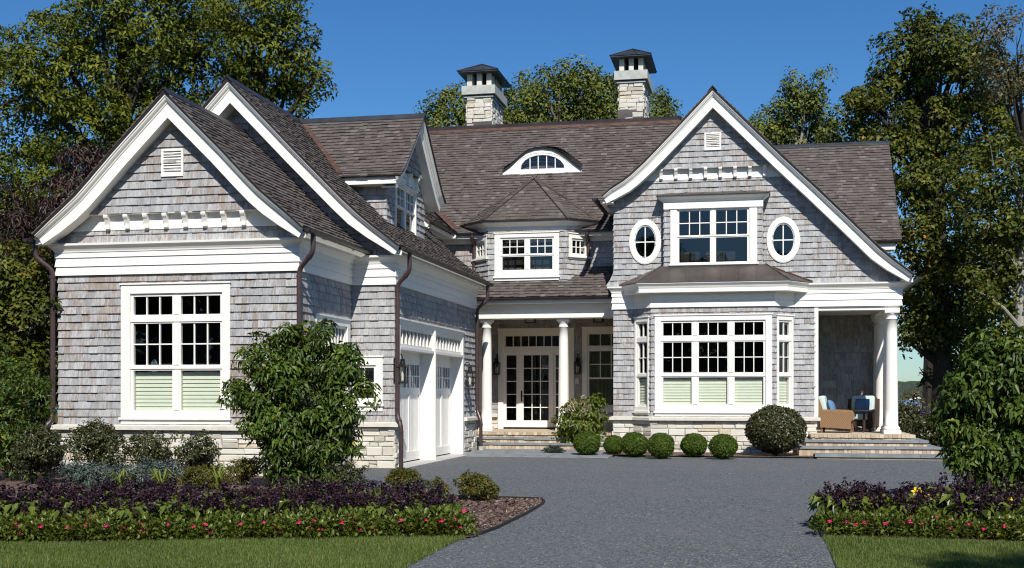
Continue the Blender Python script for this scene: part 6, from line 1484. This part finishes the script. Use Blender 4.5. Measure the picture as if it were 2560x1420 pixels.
# steel edging of the two beds
for pts, lb in (([(-7.3, 18.45), (-5.6, 17.36), (-3.03, 17.03), (-2.9, 16.6), (-2.86, 16.2), (-2.83, 14.8), (-2.85, 13.2), (-2.9, 12.6)], 'thin black edging round the mulch tip of the left bed'), ([(.70, 13.1), (.71, 14.2), (.97, 16.62), (4.2, 17.22), (7, 17.45)], 'thin black edging behind the right flower bed')):
    mb = MB(); sweep(mb, pts, [(-.012, -.02), (.012, -.02), (.012, .035), (-.012, .035)], lambda x, y, h: Vector((x, y, h))); o = mb.build('bed_edging', 'edging'); o['label'] = lb; o['category'] = 'edging'

# ------------------------------------------------------------------ porch furniture
def armchair(x, y, rz, label, body='wicker'):
    root = empty('wicker_armchair', (x, y, FP), label, 'armchair'); root.rotation_euler = (0, 0, rz)   # faces local -Y
    FX = frame((0, 0, 0), (0, 1, 0)); mb = MB()
    side = [(-.42, .10), (-.36, .10), (.30, .14), (.36, .12), (.40, .45), (.48, .86), (.40, .88), (.30, .57), (-.28, .54), (-.38, .56), (-.47, .53), (-.50, .46), (-.45, .37), (-.40, .28)]
    mb.prism(FX, side, .30, .43); mb.prism(FX, side, -.43, -.30)
    mb.hexa([(-.31, .30, .12), (.31, .30, .12), (.31, .38, .12), (-.31, .38, .12), (-.31, .40, .88), (.31, .40, .88), (.31, .49, .87), (-.31, .49, .87)], .5)
    mb.box(-.31, -.40, .13, .31, -.34, .34); mb.box(-.31, -.36, .26, .31, .36, .31)
    for sx in (-.365, .365): mb.tube([(sx, -.46, .50), (sx, -.2, .53), (sx, .3, .56)], [.07, .065, .05], 10, .5)
    mb.tube([(-.36, .45, .88), (.36, .45, .88)], .045, 8, .5); mb.build('frame', body, root)
    for sx in (-.36, .36):
        for sy in (-.40, .34): l = MB(); l.tube([(sx, sy, .13), (sx, sy, 0)], [.035, .022], 8, .5); l.build('leg', body, root)
    def pad(x0, y0, z0, x1, y1, z1, name, tilt=0):
        m_ = MB(); m_.box(x0, y0, z0, x1, y1, z1); o = m_.build(name, 'cushion', root, True); bv = o.modifiers.new('b', 'BEVEL'); bv.width = .055; bv.segments = 4; bv.limit_method = 'NONE'; o.rotation_euler = (tilt, 0, 0); return o
    pad(-.30, -.46, .31, .30, .30, .47, 'seat_cushion'); o = pad(-.31, -.09, 0, .31, .09, .52, 'back_cushion', -.18); o.location = (0, .27, .45)
    return root
def pillow(x, y, z, rz, rx, label):
    mb = MB(); k = 8
    for sgn in (-1, 1):
        vs = []
        for i in range(k+1):
            for j in range(k+1):
                u, v = i/k*2-1, j/k*2-1; t = .09*(1-u**4)*(1-v**4); vs.append((u*.21*(1-.05*v*v), sgn*t, v*.21*(1-.05*u*u)))
        mb.add(vs, [(i*(k+1)+j, i*(k+1)+j+1, (i+1)*(k+1)+j+1, (i+1)*(k+1)+j) for i in range(k) for j in range(k)], .5)
    o = mb.build('throw_pillow', 'pillow', None, True, label=label, category='pillow'); o.location = (x, y, z); o.rotation_euler = (rx, 0, rz)
cx_, cy_ = on_y(2090, 1000, 32.75)[0], 32.75
armchair(cx_, cy_, R(82), 'honey coloured wicker armchair seen from the side on the right porch')
pillow(cx_-.12, cy_-.05, FP+.66, R(75), -.3, 'blue pillow leaning on the honey wicker armchair')
dx_, dy_ = on_y(2151, 1000, 34.2)[0], 34.2
armchair(dx_, dy_, R(-18), 'shaded dark wicker armchair facing out behind the side table', 'darkwicker')
pillow(dx_+.05, dy_+.06, FP+.68, R(-25), -.2, 'blue pillow on the shaded armchair')
tx_, ty_ = on_y(2160, 1041, 33.0)[0], 33.0
tb = empty('side_table', (tx_, ty_, FP), 'small round dark side table between the two armchairs', 'table')
mb = MB(); mb.lathe((0, 0, .55), [(.28, 0), (.29, .01), (.29, .03), (.28, .04)], 28); mb.build('table_top', 'darkwood', tb)
mb = MB(); mb.tube([(0, 0, .55), (0, 0, .06)], .035, 10, .5)
for i in range(3): a = i*2.09+.4; mb.tube([(0, 0, .08), (.2*math.cos(a), .2*math.sin(a), .015)], [.025, .02], 6, .5)
mb.build('pedestal', 'darkwood', tb)
# small mirror standing inside the left window
u, z = on_y(385, 912, Y1+.35); mb = MB(); k = 20
mb.add([(u+.075*math.cos(2*math.pi*i/k), Y1+.35, z-.03+.14*math.sin(2*math.pi*i/k)) for i in range(k)]+[(u+.06*math.cos(2*math.pi*i/k), Y1+.34, z-.03+.12*math.sin(2*math.pi*i/k)) for i in range(k)], [tuple(range(k, 2*k))]+[(i, (i+1) % k, (i+1) % k+k, i+k) for i in range(k)]+[tuple(range(k))[::-1]], .5)
mb.box(u-.012, Y1+.345, 1.15, u+.012, Y1+.365, z-.16); mb.box(u-.06, Y1+.30, 1.12, u+.06, Y1+.41, 1.15)
mb.build('vanity_mirror', 'mirror', None, label='small rounded mirror standing behind the muntins of the left window', category='mirror')
# boats on the far shore
for i, (px, py, L, lb) in enumerate(((2284, 1000, 8, 'white boat at the far shore nearest the porch column'), (2300, 999, 9, 'white boat in the middle of the far moorings'), (2321, 998, 13, 'larger white boat left of the dark tree trunk'), (2372, 998, 10, 'white boat seen past the right side of the dark trunk'))):
    p = at_depth(px, py, 1040); root = empty('boat', (p.x, p.y, -2.5), lb, 'boat', 'boats moored along the far shore'); root.rotation_euler = (0, 0, .2+i*.3)
    mb = MB(); w = L*.15; P0 = [(-L/2, -w, 0), (L*.25, -w, 0), (L/2, 0, .1), (L*.25, w, 0), (-L/2, w, 0)]; P1 = [(-L/2, -w*1.2, 1.2), (L*.27, -w*1.2, 1.35), (L*.58, 0, 1.6), (L*.27, w*1.2, 1.35), (-L/2, w*1.2, 1.2)]
    mb.add(P0+P1, [(0, 1, 6, 5), (1, 2, 7, 6), (2, 3, 8, 7), (3, 4, 9, 8), (4, 0, 5, 9), (5, 6, 7, 8, 9), (4, 3, 2, 1, 0)], .5); mb.build('hull', 'hull', root)
    mb = MB(); mb.hexa([(-L*.25, -w*.8, 1.3), (L*.2, -w*.8, 1.3), (L*.2, w*.8, 1.3), (-L*.25, w*.8, 1.3), (-L*.22, -w*.7, 2.8), (L*.1, -w*.7, 2.8), (L*.1, w*.7, 2.8), (-L*.22, w*.7, 2.8)], .5); mb.build('cabin', 'hull', root)
# the trees across the drive, which the windows mirror, and the one that shades the right lawn
for i, (x, y, s) in enumerate(((-34, -30, 1.0), (-20, -33, .9), (-7, -31, .95), (6, -34, .85), (19, -31, 1.0), (33, -33, .95))):
    copy_thing(oakA, (x, y, 0), i*1.3, (s, s, s), 'tall oak across the drive behind the viewer, mirrored in the windows', 'oaks across the drive')
rg = np.random.default_rng(95); bl = [((x+rg.uniform(-2, 2), -40+rg.uniform(-2, 2), z), (4.5, 3, 3)) for x in range(-100, 76, 6) for z in (1.5, 5.5, 9.5)]
o = link('woods', np_mesh('woods', *foliage(bl, rg, 1.0, .8, 16, .6, .6), 'oak')); o['kind'] = 'stuff'; o['label'] = 'woodland edge behind the oaks across the drive'; o['category'] = 'woods'
copy_thing(popA, (6.3, .8, 0), .5, (.5, .5, .62), 'young poplar right of the viewer that shades the right lawn', None)
